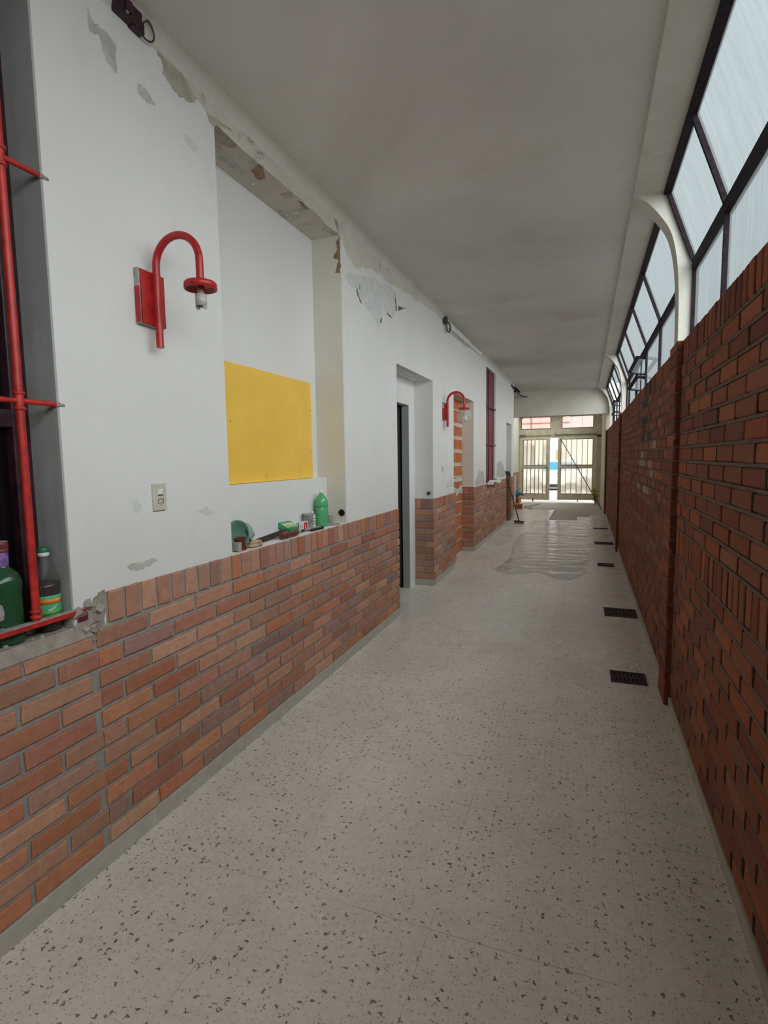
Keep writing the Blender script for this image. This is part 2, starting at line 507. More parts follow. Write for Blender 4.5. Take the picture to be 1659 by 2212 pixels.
M['salmon'] = simple('salmon_render', (.80, .42, .37), .8, var=.06)
M['shutter_pale'] = simple('pale_render', (.85, .84, .82), .8, var=.03)
M['orange_door'] = simple('orange_door', (.62, .26, .10), .6)
# ================================================================== the setting
XL, XR = -1.65, 0.506
ZC = 3.20
END_L = 13.45          # left wall ends, vestibule widens to VX
VX = -2.10
GY = 18.75             # gate plane

def wrap_l(u, v, d): return (XL+d, u, v)      # left wall face: u = y, v = z, d = out of the wall

def ragged(poly, amp, sub=6):
    out = []
    n = len(poly)
    for i in range(n):
        a, b = poly[i], poly[(i+1) % n]
        L = math.hypot(b[0]-a[0], b[1]-a[1])
        for k in range(sub):
            f = k/sub
            j = 0 if k == 0 else min(amp, L*.12)
            out.append((a[0]+(b[0]-a[0])*f+random.uniform(-j, j), a[1]+(b[1]-a[1])*f+random.uniform(-j, j)))
    return out

# floor: terrazzo with a broken far edge, bare slab beyond
fl = MB()
for x0, x1, y1 in ((-3.6, -.79, 15.75), (-.79, -.16, 13.24), (-.16, .147, 14.0), (.147, .75, 14.6)):
    fl.box(x0, x1, ROOM_Y0, y1, -.05, 0)
fl.build('floor', M['terrazzo'], kind='structure')
MB().box(-3.6, .75, ROOM_Y0, 18.9, -.12, -.05).build('floor_subbase', M['concrete'], kind='structure')

# ceiling, cove along the left wall, downstand strip along the glazing
MB().box(-3.6, .257, ROOM_Y0, 15.0, ZC, ZC+.15).build('ceiling', M['ceiling'], kind='structure')
cv = MB()
pr = [(0, 0)]
for k in range(7):
    a = k/6*PI/2
    pr.append((.055-.055*math.sin(a), -.055+.055*math.cos(a)) if False else (.06*(1-math.sin(a)), -.06*(1-math.cos(a))))
cv.prism(pr, lambda u, v, d: (XL+u, d, ZC+v), ROOM_Y0, 13.45)
cv.build('trim_1', M['rib'], kind='structure')
MB().box(.257, .47, ROOM_Y0, 15.0, ZC-.022, ZC+.15).build('trim_2', M['rib'], kind='structure')

# left wall: solid plaster pieces around window, niche, door recess and blocked openings
wl = MB()
T = -2.10
WIN = (0.10, 1.335, .93, 3.06)
def seg(y0, y1, z0, z1, xf=XL, xb=T): wl.box(xb, xf, y0, y1, z0, z1)
seg(ROOM_Y0, WIN[0], 0, ZC)
seg(WIN[0], WIN[1], 0, .86)
seg(WIN[0], WIN[1], WIN[3], ZC)
seg(WIN[1], 2.235, 0, ZC)
seg(2.235, 3.63, 0, 1.03); seg(2.235, 3.63, 3.075, ZC)
seg(2.235, 3.63, 1.03, 3.075, -1.875)                  # niche back
seg(2.235, 3.63, 1.03, 1.366, -1.803)                  # niche ledge
seg(3.63, 4.80, 0, ZC)
seg(4.80, 6.06, 2.37, ZC)
seg(6.06, 7.10, 0, ZC)
seg(7.10, 8.50, 2.36, ZC)
seg(8.50, 9.60, 0, ZC); seg(9.60, 10.63, 0, .99); seg(9.60, 10.63, 3.07, ZC); seg(9.60, 10.63, .99, 3.07, -1.74)
seg(10.63, 12.2, 0, ZC); seg(12.2, 13.1, 2.25, ZC); seg(13.1, END_L, 0, ZC)
wall_left = wl.build('wall_left', M['wall'], kind='structure')
# niche side faces are duller; built as thin render coats
rv = MB()
rv.box(-1.875, XL-.001, 3.615, 3.632, 1.03, 3.076)
rv.build('niche_reveal', M['reveal'], wall_left)
sf = MB(); sf.box(-1.876, XL-.004, 2.236, 3.629, 3.066, 3.076); sf.build('niche_soffit', M['flaky'], wall_left)
lc = MB()
random.seed(14)
lc.prism(ragged([(1.95, 3.15), (2.12, 3.10), (2.236, 3.066), (3.629, 3.066), (3.70, 3.00), (3.85, 2.93), (4.2, 3.02), (4.9, 3.06), (5.6, 3.12), (6.2, 3.16), (5.0, 3.165), (2.1, 3.165)], .02), lambda u, v, d: (XL+d, u, v), -.002, .0008)
lc.build('lintel_coat', M['flaky'], wall_left)
wr = MB(); wr.box(-1.80, XL-.003, WIN[1]-.006, WIN[1]+.001, .94, 3.06); wr.build('window_reveal', M['grey_reveal'], wall_left)
# door recess: white jamb, lintel panel above the dark doorway
dj = MB()
dj.box(-1.955, -1.873, 5.855, 6.06, 0, 2.37)
dj.box(-1.955, -1.873, 4.80, 5.855, 2.09, 2.37)
dj.build('door_jamb', M['wall'], wall_left)
dp = MB(); dp.box(-1.955, -1.8735, 5.842, 5.856, 0, 2.09); dp.build('jamb_lining', M['grey_reveal'], wall_left)
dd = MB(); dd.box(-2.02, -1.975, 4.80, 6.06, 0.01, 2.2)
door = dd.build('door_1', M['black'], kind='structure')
# bricked-up opening
hb = MB()
random.seed(3)
z = .02
while z < 2.36:
    h_ = min(.19, 2.36-z)
    y = 7.10 + (0 if int(z*5.3) % 2 else -.17)
    while y < 8.5:
        y0, y1 = max(7.10, y), min(8.5, y+.335)
        if y1-y0 > .03: hb.box(-1.95, -1.835+random.uniform(-.004, .004), y0+.006, y1-.006, z+.006, z+h_-.008)
        y += .345
    z += .2
hb.build('hollow_block_infill', M['hollow'], wall_left)
mb = MB(); mb.box(-1.96, -1.842, 7.10, 8.5, 0, 2.36)
for z0, y0, y1, dz in ((.98, 7.1, 8.5, .09), (1.16, 7.5, 8.45, .05), (1.38, 7.1, 8.5, .025), (1.58, 7.1, 8.5, .022), (1.78, 7.1, 8.5, .02), (1.98, 7.1, 8.5, .03)):
    pts = []
    n = 14
    for i in range(n+1): pts.append((y0+(y1-y0)*i/n, z0+dz*random.uniform(.3, 1)))
    for i in range(n, -1, -1): pts.append((y0+(y1-y0)*i/n, z0-dz*random.uniform(.2, .8)))
    mb.prism(pts, lambda u, v, d: (-1.84+d, u, v), 0, .009)
mb.build('infill_mortar', M['pale_mortar'], wall_left)
rr = MB(); rr.box(-1.95, XL-.002, 8.485, 8.501, 1.03, 2.36); rr.build('opening_reveal', M['reveal'], wall_left)
# far blocked doorway
fb = MB(); fb.box(-2.05, -1.90, 12.2, 13.1, 0, 2.25); fb.build('doorway_infill', M['grey_reveal'], wall_left)

# peeling patches where a paint coat has come off, ragged outlines
WALL_PATCHES = [
 ('g', [(1.553, 3.07), (1.573, 3.039), (1.616, 3.043), (1.672, 3.029), (1.666, 2.923), (1.62, 2.944), (1.599, 3.008), (1.554, 2.989), (1.554, 3.033)]),
 ('g', [(1.765, 2.954), (1.805, 2.961), (1.856, 2.933), (1.86, 2.917), (1.796, 2.91), (1.767, 2.918)]),
 ('l', [(2.02, 2.903), (2.067, 2.909), (2.114, 2.886), (2.099, 2.86), (2.058, 2.866), (2.029, 2.876)]),
 ('t', [(1.875, 3.146), (1.916, 3.181), (1.964, 3.191), (2.076, 3.118), (2.12, 3.096), (2.096, 3.069), (1.999, 3.039), (1.946, 3.059), (1.908, 3.075), (1.915, 3.111)]),
 ('t', [(2.183, 3.077), (2.235, 3.089), (2.384, 3.11), (2.346, 3.085), (2.293, 3.08), (2.22, 3.039)]),
 ('g', [(1.576, 1.097), (1.611, 1.109), (1.658, 1.102), (1.708, 1.108), (1.735, 1.095), (1.694, 1.08), (1.632, 1.073), (1.591, 1.081)]),
 ('l', [(1.619, 1.354), (1.647, 1.357), (1.665, 1.322), (1.649, 1.3), (1.622, 1.312)]),
 ('l', [(1.985, 1.273), (2.069, 1.284), (2.118, 1.253), (2.05, 1.245)]),
 ('l', [(3.678, 2.811), (3.802, 2.765), (3.905, 2.787), (3.911, 2.74), (3.991, 2.699), (4.182, 2.675), (4.348, 2.593), (4.432, 2.708), (4.456, 2.797), (4.538, 2.775), (4.689, 2.754), (4.806, 2.84), (4.789, 2.99), (4.656, 3.033), (4.463, 2.964), (4.269, 2.975), (3.951, 2.893), (3.761, 2.854)]),
 ('d', [(3.905, 2.787), (3.927, 2.744), (3.991, 2.699), (3.974, 2.694), (3.91, 2.734), (3.888, 2.77)]),
 ('d', [(4.789, 2.99), (4.835, 2.847), (4.795, 2.837), (4.777, 2.98)]),
 ('d', [(4.855, 2.897), (5.131, 2.942), (4.878, 2.857)]),
 ('d', [(4.559, 2.77), (4.7, 2.756), (4.689, 2.745), (4.559, 2.755)]),
 ('d', [(4.432, 2.687), (4.418, 2.643), (4.39, 2.643), (4.407, 2.682)]),
 ('d', [(3.956, 2.845), (3.965, 2.792), (3.942, 2.792)]),
 ('d', [(4.038, 3.168), (4.072, 3.174), (4.063, 3.155), (4.043, 3.151)]),
 ('d', [(5.369, 3.148), (5.442, 3.192), (5.531, 3.204), (5.5, 3.158), (5.412, 3.151)]),
 ('g', [(8.55, 1.075), (8.944, 1.289), (9.333, 1.255), (9.543, 1.055), (8.706, 1.038)]),
 ('g', [(10.804, 1.106), (10.882, 1.378), (11.444, 1.428), (11.97, 1.214), (11.871, 1.067)]),
 ('g', [(6.463, 1.401), (6.566, 1.382), (6.53, 1.297), (6.462, 1.333)]),
 ('l', [(6.67, 1.171), (7.011, 1.245), (7.09, 1.113), (6.742, 1.114)]),
]
SOFFIT_PATCHES = [
 ('b', [(-1.74, 2.667), (-1.68, 2.631), (-1.66, 2.612), (-1.656, 2.648), (-1.672, 2.682), (-1.699, 2.746), (-1.742, 2.768), (-1.757, 2.735)]),
 ('g', [(-1.757, 2.39), (-1.741, 2.417), (-1.761, 2.575), (-1.772, 2.666), (-1.807, 2.671), (-1.819, 2.587), (-1.832, 2.5)]),
 ('b', [(-1.668, 3.047), (-1.66, 3.085), (-1.658, 3.152), (-1.671, 3.181), (-1.685, 3.141)]),
 ('t', [(-1.731, 2.952), (-1.668, 2.934), (-1.66, 2.98), (-1.685, 3.015), (-1.729, 3.012)]),
 ('g', [(-1.818, 3.218), (-1.761, 3.232), (-1.789, 3.282), (-1.818, 3.288)]),
 ('g', [(-1.8, 3.331), (-1.748, 3.381), (-1.812, 3.382)]),
 ('t', [(-1.66, 2.27), (-1.70, 2.26), (-1.74, 2.38), (-1.70, 2.45), (-1.66, 2.43)]),
]
random.seed(11)
pm = [M['p_g'], M['p_l'], M['p_t'], M['p_b'], M['p_d']]
ki = {'g': 0, 'l': 1, 't': 2, 'b': 3, 'd': 4}
pp = MB()
for k, poly in WALL_PATCHES:
    pp.cur = ki[k]
    e = .0016 if k == 'd' else .0010
    pp.prism(ragged(poly, .006), lambda u, v, d: (XL+d, u, v), -.002, e)
for k, poly in SOFFIT_PATCHES:
    pp.cur = ki[k]
    pp.prism(ragged(poly, .006), lambda u, v, d: (u, v, 3.066-d), -.002, .0012)
pp.cur = 3
pp.prism(ragged([(-1.652, 3.06), (-1.652, 2.898), (-1.652, 2.808), (-1.697, 2.814), (-1.668, 2.902), (-1.707, 2.919), (-1.673, 2.971), (-1.685, 3.018)], .006), lambda u, v, d: (u, 3.615-d, v), -.002, .0012)
pp.build('peeled_paint', pm, wall_left)

# -------------------------------------------------------------- bricks
PAL_L = [(.50, .18, .085), (.44, .19, .12), (.40, .205, .155), (.50, .235, .145), (.52, .27, .165), (.44, .21, .135), (.37, .20, .165), (.50, .20, .10), (.42, .165, .10)]
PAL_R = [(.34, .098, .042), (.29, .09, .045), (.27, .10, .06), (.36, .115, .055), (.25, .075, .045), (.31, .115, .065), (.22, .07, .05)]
PAL_D = [(.17, .045, .025), (.14, .035, .022), (.19, .055, .03)]  # darker reds for the pilaster faces toward the viewer
PAL_L = [tuple((v_*.87+sum(c_)/3*.13)*1.14 for v_ in c_) for c_ in PAL_L]
def brick(mb, mapf, u0, u1, v0, v1, depth, pal, jit=.0025, ch=.005):
    c = random.choice(pal); g = random.uniform(.82, 1.14)
    if pal is PAL_R:
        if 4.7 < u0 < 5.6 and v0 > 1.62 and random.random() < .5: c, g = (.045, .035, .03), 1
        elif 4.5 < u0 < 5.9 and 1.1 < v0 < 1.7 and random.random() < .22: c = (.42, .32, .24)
    mb.col = (c[0]*g, c[1]*g*random.uniform(.94, 1.06), c[2]*g)
    d = depth+random.uniform(-.0025, .002)
    r = lambda: random.uniform(-jit, jit)
    P = [(u0+r(), v0+r()), (u1+r(), v0+r()), (u1+r(), v1+r()), (u0+r(), v1+r())]
    uc, vc = (u0+u1)/2, (v0+v1)/2
    Q = [(u+math.copysign(ch, uc-u), v+math.copysign(ch, vc-v)) for u, v in P]
    vs = [mapf(u, v, -.004) for u, v in P]+[mapf(u, v, d-ch*.8) for u, v in P]+[mapf(u, v, d+random.uniform(-.001, .001)) for u, v in Q]
    fs = [(8, 9, 10, 11)]
    for i in range(4):
        k = (i+1) % 4
        fs += [(i, k, 4+k, 4+i), (4+i, 4+k, 8+k, 8+i)]
    mb.add(vs, fs)
    mb.col = (1, 1, 1)
CH, BL, SP, BASE = .0755, .278, .0838, .07
def stretchers(mb, mapf, u0, u1, v0, n, depth, pal, off=0, length=BL, gap=.016, ch=CH, pm=None):
    for k in range(n):
        z0 = v0+k*ch
        u = u0-length+((k*.5+off) % 1)*length
        while u < u1:
            a, b = max(u, u0), min(u+length, u1)
            if b-a > .035: brick(mb, mapf, a+(gap/2 if a > u0 else 0), b-(gap/2 if b < u1 else 0), z0+min(gap, .016)/2, z0+ch-min(gap, .016)/2, depth, pal)
            if pm and u0 < u < u1:
                pm.prism([(u-gap*.5, z0+gap/2-.002), (u+gap*.5, z0+gap/2-.002), (u+gap*.5, z0+ch-gap/2+.002), (u-gap*.5, z0+ch-gap/2+.002)], mapf, -.004, depth-.0022)
            u += length
def soldiers(mb, mapf, u0, u1, v0, v1, depth, pal, pitch=SP, gap=.015, pm=None):
    n = max(1, round((u1-u0)/pitch)); p = (u1-u0)/n
    for k in range(n): brick(mb, mapf, u0+k*p+gap/2, u0+(k+1)*p-gap/2, v0+.008, v1-.004, depth, pal)
    for k in range(1, n if pm else 0):
        u = u0+k*p
        pm.prism([(u-gap*.5, v0+.008), (u+gap*.5, v0+.008), (u+gap*.5, v1-.004), (u-gap*.5, v1-.004)], mapf, -.004, depth-.003)
random.seed(5)
bl = MB()
ml = MB()
mapL = lambda u, v, d: (XL+d, u, v)
def dado(y0, y1, y0s=None, off=0.0):
    y0s = y0 if y0s is None else y0s
    ml.box(XL-.02, XL+.0015, y0, y1, BASE, .9005)
    ml.box(XL-.02, XL+.0015, y0s, y1, .9005, 1.026)
    stretchers(bl, mapL, y0, y1, BASE, 11, .012, PAL_L, off)
    soldiers(bl, mapL, y0s, y1, .9005, 1.03, .010, PAL_L)
dado(1.415, 4.80, 1.464, (2.218-1.415)/BL % 1)
# under the window: lower, rough sill above
stretchers(bl, mapL, ROOM_Y0, 1.415, BASE, 10, .012, PAL_L, .35)
ml.box(XL-.02, XL+.0015, ROOM_Y0, 1.415, BASE, .872)
for i in range(8):
    brick(bl, mapL, 1.405-.262*(i+1), 1.405-.262*i-.010, .832, .878, .010, PAL_L)
dado(6.06, 7.22, None, .3)
dado(8.50, 12.2, None, .1)
dado(13.1, END_L, None, .2)
# brick returns that face the camera
for yy, xd in ((6.06, -1.87), (8.50, -1.835), (13.1, -1.90)):
    mp = lambda u, v, d, yy=yy: (u, yy-d, v)
    ml.box(xd, XL+.002, yy-.0015, yy+.02, BASE, 1.026)
    w_ = XL+.010-xd
    for k in range(11):
        z0 = BASE+k*CH
        if k % 2 == 0: brick(bl, mp, xd+.003, XL+.010, z0+.0065, z0+CH-.0065, .010, PAL_L)
        else:
            brick(bl, mp, xd+.003, xd+w_*.48, z0+.0065, z0+CH-.0065, .010, PAL_L)
            brick(bl, mp, xd+w_*.48+.010, XL+.010, z0+.0065, z0+CH-.0065, .010, PAL_L)
    soldiers(bl, mp, xd+.003, XL+.010, .9005, 1.03, .010, PAL_L)
# vestibule dado
mpV = lambda u, v, d: (VX+d, u, v)
MB_V = MB()
ml.box(VX-.02, VX+.0015, END_L+.1, 18.6, .0, 1.0)
stretchers(bl, mpV, END_L+.1, 18.6, .02, 13, .010, PAL_L, 0)
ml.build('wainscot_mortar', M['mortar'], wall_left)
bl.build('brick_wainscot', M['brick'], wall_left)
# baseboard: cement skirting under the bricks
bb = MB()
for a, b in ((ROOM_Y0, 4.80), (6.06, 7.12), (8.50, 12.2), (13.1, END_L)):
    bb.box(XL-.02, XL+.012, a, b, 0, BASE+.002)
for yy, xd in ((6.06, -1.87), (8.5, -1.835)):
    bb.box(xd, XL+.012, yy-.012, yy+.02, 0, BASE+.002)
bb.build('baseboard_left', M['skirting'], kind='structure', bevel=.003)
# rough sill and broken mortar beside it
rs = MB()
rs.prism([(-1.83, .84), (-1.83, .93), (-1.655, .93), (-1.638, .885), (-1.645, .872), (-1.66, .84)], lambda u, v, d: (u, d, v), WIN[0]-.02, WIN[1]+.06)
random.seed(21)
pts = ragged([(1.335, .86), (1.46, .89), (1.464, 1.035), (1.435, 1.03), (1.41, 1.0), (1.395, .985), (1.36, .975), (1.335, .985)], .008, 4)
rs.prism(pts, mapL, -.03, .002)
for i in range(14):
    yy, zz = random.uniform(1.345, 1.45), random.uniform(.87, 1.0)
    s_ = random.uniform(.005, .016)
    a_ = Vector((random.uniform(.2, .5), random.uniform(-1, 1), random.uniform(-1, 1))).normalized()
    b_2 = a_.orthogonal().normalized(); c_2 = a_.cross(b_2)
    rs.obox((XL+.001, yy, zz), a_*s_*random.uniform(.5, 1.2), b_2*s_*random.uniform(.6, 1.6), c_2*s_)
for i in range(10):
    yy = random.uniform(1.1, 1.34); s_ = random.uniform(.004, .011)
    rs.lathe([(.0, -s_), (s_*.8, -s_*.5), (s_, .2*s_), (s_*.5, s_*.8), (0, s_)], (random.uniform(-1.76, -1.66), yy, .931), (0, .2, 1), 7, False)
rs.build('sill_mortar', M['rough_mortar'], wall_left)

# right wall: facing bricks, soldier bands, pilasters
random.seed(9)
RB = .055
mr_, br_, pj_ = MB(), MB(), MB()
mapR = lambda u, v, d: (XR+.006-d, u, v)
WT = 2.14
RY1 = 15.0
mr_.box(XR+.006, XR+.19, ROOM_Y0, RY1, 0, WT-.004)
for k in range(1, 12): mr_.box(XR-.0045, XR+.01, ROOM_Y0, RY1, RB+k*(.925-RB)/11-.0062, RB+k*(.925-RB)/11+.0062)
for k in range(0, 13): mr_.box(XR-.0045, XR+.01, ROOM_Y0, RY1, 1.072+k*(2.005-1.072)/12-.0062, 1.072+k*(2.005-1.072)/12+.0062)
nb1, nb2 = 11, 12
c1 = (.925-RB)/11
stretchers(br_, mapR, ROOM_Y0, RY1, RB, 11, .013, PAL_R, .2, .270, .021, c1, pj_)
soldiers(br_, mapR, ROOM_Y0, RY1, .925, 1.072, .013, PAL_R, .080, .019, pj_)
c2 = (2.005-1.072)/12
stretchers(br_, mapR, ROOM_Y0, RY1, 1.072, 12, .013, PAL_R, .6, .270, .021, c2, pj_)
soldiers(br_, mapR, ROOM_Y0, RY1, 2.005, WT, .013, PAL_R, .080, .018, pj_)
PIL = (3.50, 9.05, 14.75)
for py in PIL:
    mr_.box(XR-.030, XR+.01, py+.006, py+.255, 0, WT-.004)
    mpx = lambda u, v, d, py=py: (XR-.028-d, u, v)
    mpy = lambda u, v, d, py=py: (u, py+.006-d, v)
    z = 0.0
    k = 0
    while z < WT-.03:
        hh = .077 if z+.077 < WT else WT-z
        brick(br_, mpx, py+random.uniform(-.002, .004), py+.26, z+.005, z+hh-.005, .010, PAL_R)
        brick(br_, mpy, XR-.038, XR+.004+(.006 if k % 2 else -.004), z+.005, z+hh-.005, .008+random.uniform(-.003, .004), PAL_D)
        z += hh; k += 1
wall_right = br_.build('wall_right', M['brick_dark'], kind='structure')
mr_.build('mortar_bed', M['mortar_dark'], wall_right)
pj_.build('perpend_joints', M['perpend'], wall_right)
b_ = MB()
b_.box(XR-.012, XR+.01, ROOM_Y0, RY1, 0, RB)
b_.build('baseboard_right', M['skirting'], kind='structure', bevel=.002)

# wall behind the viewer, enclosing shell of the rooms beyond the left wall
sh = MB()
sh.box(-3.6, -1.35, ROOM_Y0-.1, ROOM_Y0, -.1, ZC+.15); sh.box(-.35, .8, ROOM_Y0-.1, ROOM_Y0, -.1, ZC+.15); sh.box(-1.35, -.35, ROOM_Y0-.1, ROOM_Y0, 2.1, ZC+.15)  # unseen doorway left open here, added to let in fill light
sh.build('wall_back', M['wall'], kind='structure')
sh = MB()
sh.box(-3.65, -3.55, ROOM_Y0, 13.5, -.1, ZC+.15)
sh.box(-3.6, -2.1, 13.35, END_L, -.1, ZC+.15)
sh.build('wall_room', M['grey_dark'], kind='structure')

# glazing: three bays between curved ribs
BAYS = [(ROOM_Y0, 4.05), (4.21, 10.0), (10.15, 14.75)]
MUNT = [[-1.7, -.47, .75, 1.97, 3.19], [5.70, 6.92, 8.20, 9.47], [11.2, 12.2, 13.2, 14.2]]
def glaze_map(u, s):           # along the slope: s=0 bend .. 1 head
    return (GL_X+(GL_TX-GL_X)*s, u, GL_M+(GL_T-GL_M)*s)
for bi, (ya, yb) in enumerate(BAYS):
    w = MB()
    d = .032
    w.box(GL_X-.022, GL_X+.022, ya, yb, GL_M-.028, GL_M+.028)                  # transom bar at the bend
    w.box(GL_X-.015, GL_X+.02, ya, yb, GL_B, GL_B+.035)
    w.bar((GL_TX+.004, ya, GL_T-.012), (GL_TX+.004, yb, GL_T-.012), .05, .045)
    w.box(GL_X-.015, GL_X+.02, ya, ya+.018, GL_B, GL_M); w.box(GL_X-.015, GL_X+.02, yb-.018, yb, GL_B, GL_M)
    for y in MUNT[bi]:
        w.box(GL_X-.018, GL_X+.012, y-.011, y+.011, GL_B, GL_M)
        w.bar((GL_X, y, GL_M), (GL_TX, y, GL_T), .022, .034, (1, 0, .3))
    for y in (ya+.013, yb-.013):
        w.bar((GL_X, y, GL_M), (GL_TX, y, GL_T), .022, .034, (1, 0, .3))
    fr = w.build('window_%d' % (bi+1), M['steel'], kind='structure')
    ys = [ya]+MUNT[bi]+[yb]
    vents = {1: (2,), 2: (2,)}.get(bi, ())
    for i in range(len(ys)-1):
        a, b = ys[i]+.010, ys[i+1]-.010
        p = MB()
        off = Vector((.006, 0, .004))
        q = [Vector(glaze_map(a, .03)), Vector(glaze_map(b, .03)), Vector(glaze_map(b, .985)), Vector(glaze_map(a, .985))]
        p.quad(*[v_+off for v_ in q])
        p.build('glass_pane', M['pane'], fr)
        if i in vents: continue
        p = MB()
        p.quad((GL_X+.004, a, GL_B+.03), (GL_X+.004, b, GL_B+.03), (GL_X+.004, b, GL_M-.02), (GL_X+.004, a, GL_M-.02))
        p.build('glass_pane', M['pane'], fr)
    for i in vents:                               # two pivoted sashes standing open
        a, b = ys[i]+.03, ys[i+1]-.03
        for zc in (GL_B+.455, GL_B+.235):
            s = MB()
            hw = .100
            tl = .18                              # inner edge slightly higher
            ax = Vector((-math.cos(tl), 0, math.sin(tl)))
            nz = Vector((math.sin(tl), 0, math.cos(tl)))
            c0 = Vector((GL_X, 0, zc))
            for e in (-1, 1):
                p0 = c0+ax*hw*e+Vector((0, a, 0)); p1 = c0+ax*hw*e+Vector((0, b, 0))
                s.bar(p0, p1, .036, .028, nz)
            for yy in (a, b):
                s.bar(c0-ax*hw+Vector((0, yy, 0)), c0+ax*hw+Vector((0, yy, 0)), .030, .028, nz)
            sash = s.build('vent_sash', M['steel'], fr)
            g = MB()
            g.quad(c0-ax*hw+Vector((0, a, 0)), c0+ax*hw+Vector((0, a, 0)), c0+ax*hw+Vector((0, b, 0)), c0-ax*hw+Vector((0, b, 0)))
            g.build('vent_glass', M['pane'], sash)
        s = MB()
        s.tube([(GL_X-.035, a+.25, GL_B+.02), (GL_X-.035, a+.25, GL_M-.03)], .007, 8)
        s.build('vent_rod', M['steel'], fr)
# curved ribs
RIB_OUT = [(.640, 2.13), (.640, 2.30), (.632, 2.47), (.622, 2.66), (.455, 3.20)]
RIB_IN0 = [(.257, 3.20), (.262, 3.185), (.300, 3.155), (.350, 3.115), (.42, 3.03), (.48, 2.93), (.515, 2.80), (.533, 2.66), (.542, 2.48), (.545, 2.30), (.545, 2.13)]
RIB_IN = []
for i in range(len(RIB_IN0)-1):
    q = [Vector((*RIB_IN0[min(max(i+o, 0), len(RIB_IN0)-1)], 0)) for o in (-1, 0, 1, 2)]
    for k in range(4):
        s = k/4
        w_ = .5*((2*q[1])+(q[2]-q[0])*s+(2*q[0]-5*q[1]+4*q[2]-q[3])*s*s+(3*q[1]-q[0]-3*q[2]+q[3])*s**3)
        RIB_IN.append((w_.x, w_.y))
RIB_IN.append(RIB_IN0[-1])
for k, ry in enumerate((4.05, 9.99, 14.75)):
    rb = MB()
    n = len(RIB_IN)
    rb.prism(RIB_OUT+RIB_IN, lambda u, v, d, ry=ry: (u, ry+d, v), 0, .155)
    rb.build('trim_%d' % (k+3), M['rib'], kind='structure')

# end of the corridor: lintel, vestibule and gate wall
e = MB()
e.box(VX, .64, 14.907, 15.2, 2.55, ZC+.15)
e.build('trim_6', M['end'], kind='structure')
e = MB()
e.box(VX-.1, VX, END_L, 18.9, -.12, 3.3)
e.build('wall_vestibule', M['cream'], kind='structure')
e = MB()
e.box(.46, .75, 15.0, 18.9, -.12, 3.3)
e.build('wall_vestibule_right', M['cream'], kind='structure')
cvb = MB()
cvb.box(VX-.1, -1.9, 15.2, 18.9, 2.95, 3.1); cvb.box(.3, .75, 15.2, 18.9, 2.95, 3.1)
cvb.box(-1.9, .3, 15.2, 15.9, 2.95, 3.1); cvb.box(-1.9, .3, 18.3, 18.9, 2.95, 3.1)
cvb.build('ceiling_vestibule', M['end'], kind='structure')
# added rooflight, hidden by the lintel, put in to brighten vestibule and gate
w = MB()
for yy in (15.9, 17.08, 18.26): w.box(-1.9, .3, yy, yy+.04, 3.0, 3.06)
for xx in (-1.9, -.82, .26): w.box(xx, xx+.04, 15.9, 18.3, 3.0, 3.06)
w7 = w.build('window_7', M['steel'], kind='structure')
for xa_ in (-1.86, -.78):
    for ya_ in (15.94, 17.12):
        g = MB(); g.quad((xa_, ya_, 3.03), (xa_+1.04, ya_, 3.03), (xa_+1.04, ya_+1.14, 3.03), (xa_, ya_+1.14, 3.03)); g.build('glass_pane', M['pane'], w7)
MB().box(VX-.1, -1.65, 13.45, 15.0, ZC, ZC+.15).build('ceiling_recess', M['ceiling'], kind='structure')
# gate portal: fixed tan frame with two fanlights
g = MB()
y0, y1 = GY, GY+.12
g.box(VX, .46, y0, y1, 2.80, 2.96)
g.box(VX, .46, y0, y1, 2.10, 2.40)
g.box(VX, -2.05, y0, y1, 2.40, 2.80)
g.box(-1.10, -.75, y0, y1, 2.40, 2.80)
g.box(.215, .46, y0, y1, 2.40, 2.80)
g.box(VX, -2.05, y0, y1, -.05, 2.15)
g.box(.31, .46, y0, y1, -.05, 2.15)
gf = g.build('wall_end', M['tan'], kind='structure')
for i, (a, b) in enumerate(((-2.05, -1.10), (-.75, .215))):
    w = MB()
    for r in ((a, b, 2.40, 2.415), (a, b, 2.785, 2.80), (a, a+.015, 2.40, 2.80), (b-.015, b, 2.40, 2.80)):
        w.box(r[0], r[1], y0-.012, y1-.02, r[2], r[3])
    if i == 0: w.prism([(a, 2.80), (a, 2.70), (a+.015, 2.74), (a+.05, 2.772), (a+.12, 2.788), (a+.2, 2.80)], lambda u, v, d: (u, y0+d, v), -.01, .06)
    fr = w.build('window_%d' % (i+4), M['tan_dark'], kind='structure')
    for xx in (a+.3, a+.63):
        q = MB(); q.box(xx-.003, xx+.003, y0+.04, y0+.046, 2.41, 2.79); q.build('glazing_bar', M['tan_dark'], fr)
    p = MB(); p.quad((a+.01, y0+.06, 2.41), (b-.01, y0+.06, 2.41), (b-.01, y0+.06, 2.79), (a+.01, y0+.06, 2.79)); p.build('glass_pane', M['clear'], fr)

# left window: dark casement behind the red grille
w = MB()
wx = -1.80
for yy in (WIN[1]-.065, .93, .50, WIN[0]):
    w.box(wx-.05, wx+.012, yy, yy+.062, .93, WIN[3])
for zz in (.93, 1.62, 2.36, WIN[3]-.07):
    w.box(wx-.05, wx+.008, WIN[0], WIN[1]-.02, zz, zz+.06)
w6 = w.build('window_6', M['maroon_dark'], kind='structure', bevel=.004)
p = MB(); p.box(wx-.03, wx-.024, WIN[0]+.02, WIN[1]-.03, .95, WIN[3]-.03)
p.build('glass_pane', M['dark_glass'], w6)
# ================================================================== the things
def arc(cx, cz, r, a0, a1, y, n=22):
    return [(cx+r*math.cos(a0+(a1-a0)*i/n), y, cz+r*math.sin(a0+(a1-a0)*i/n)) for i in range(n+1)]

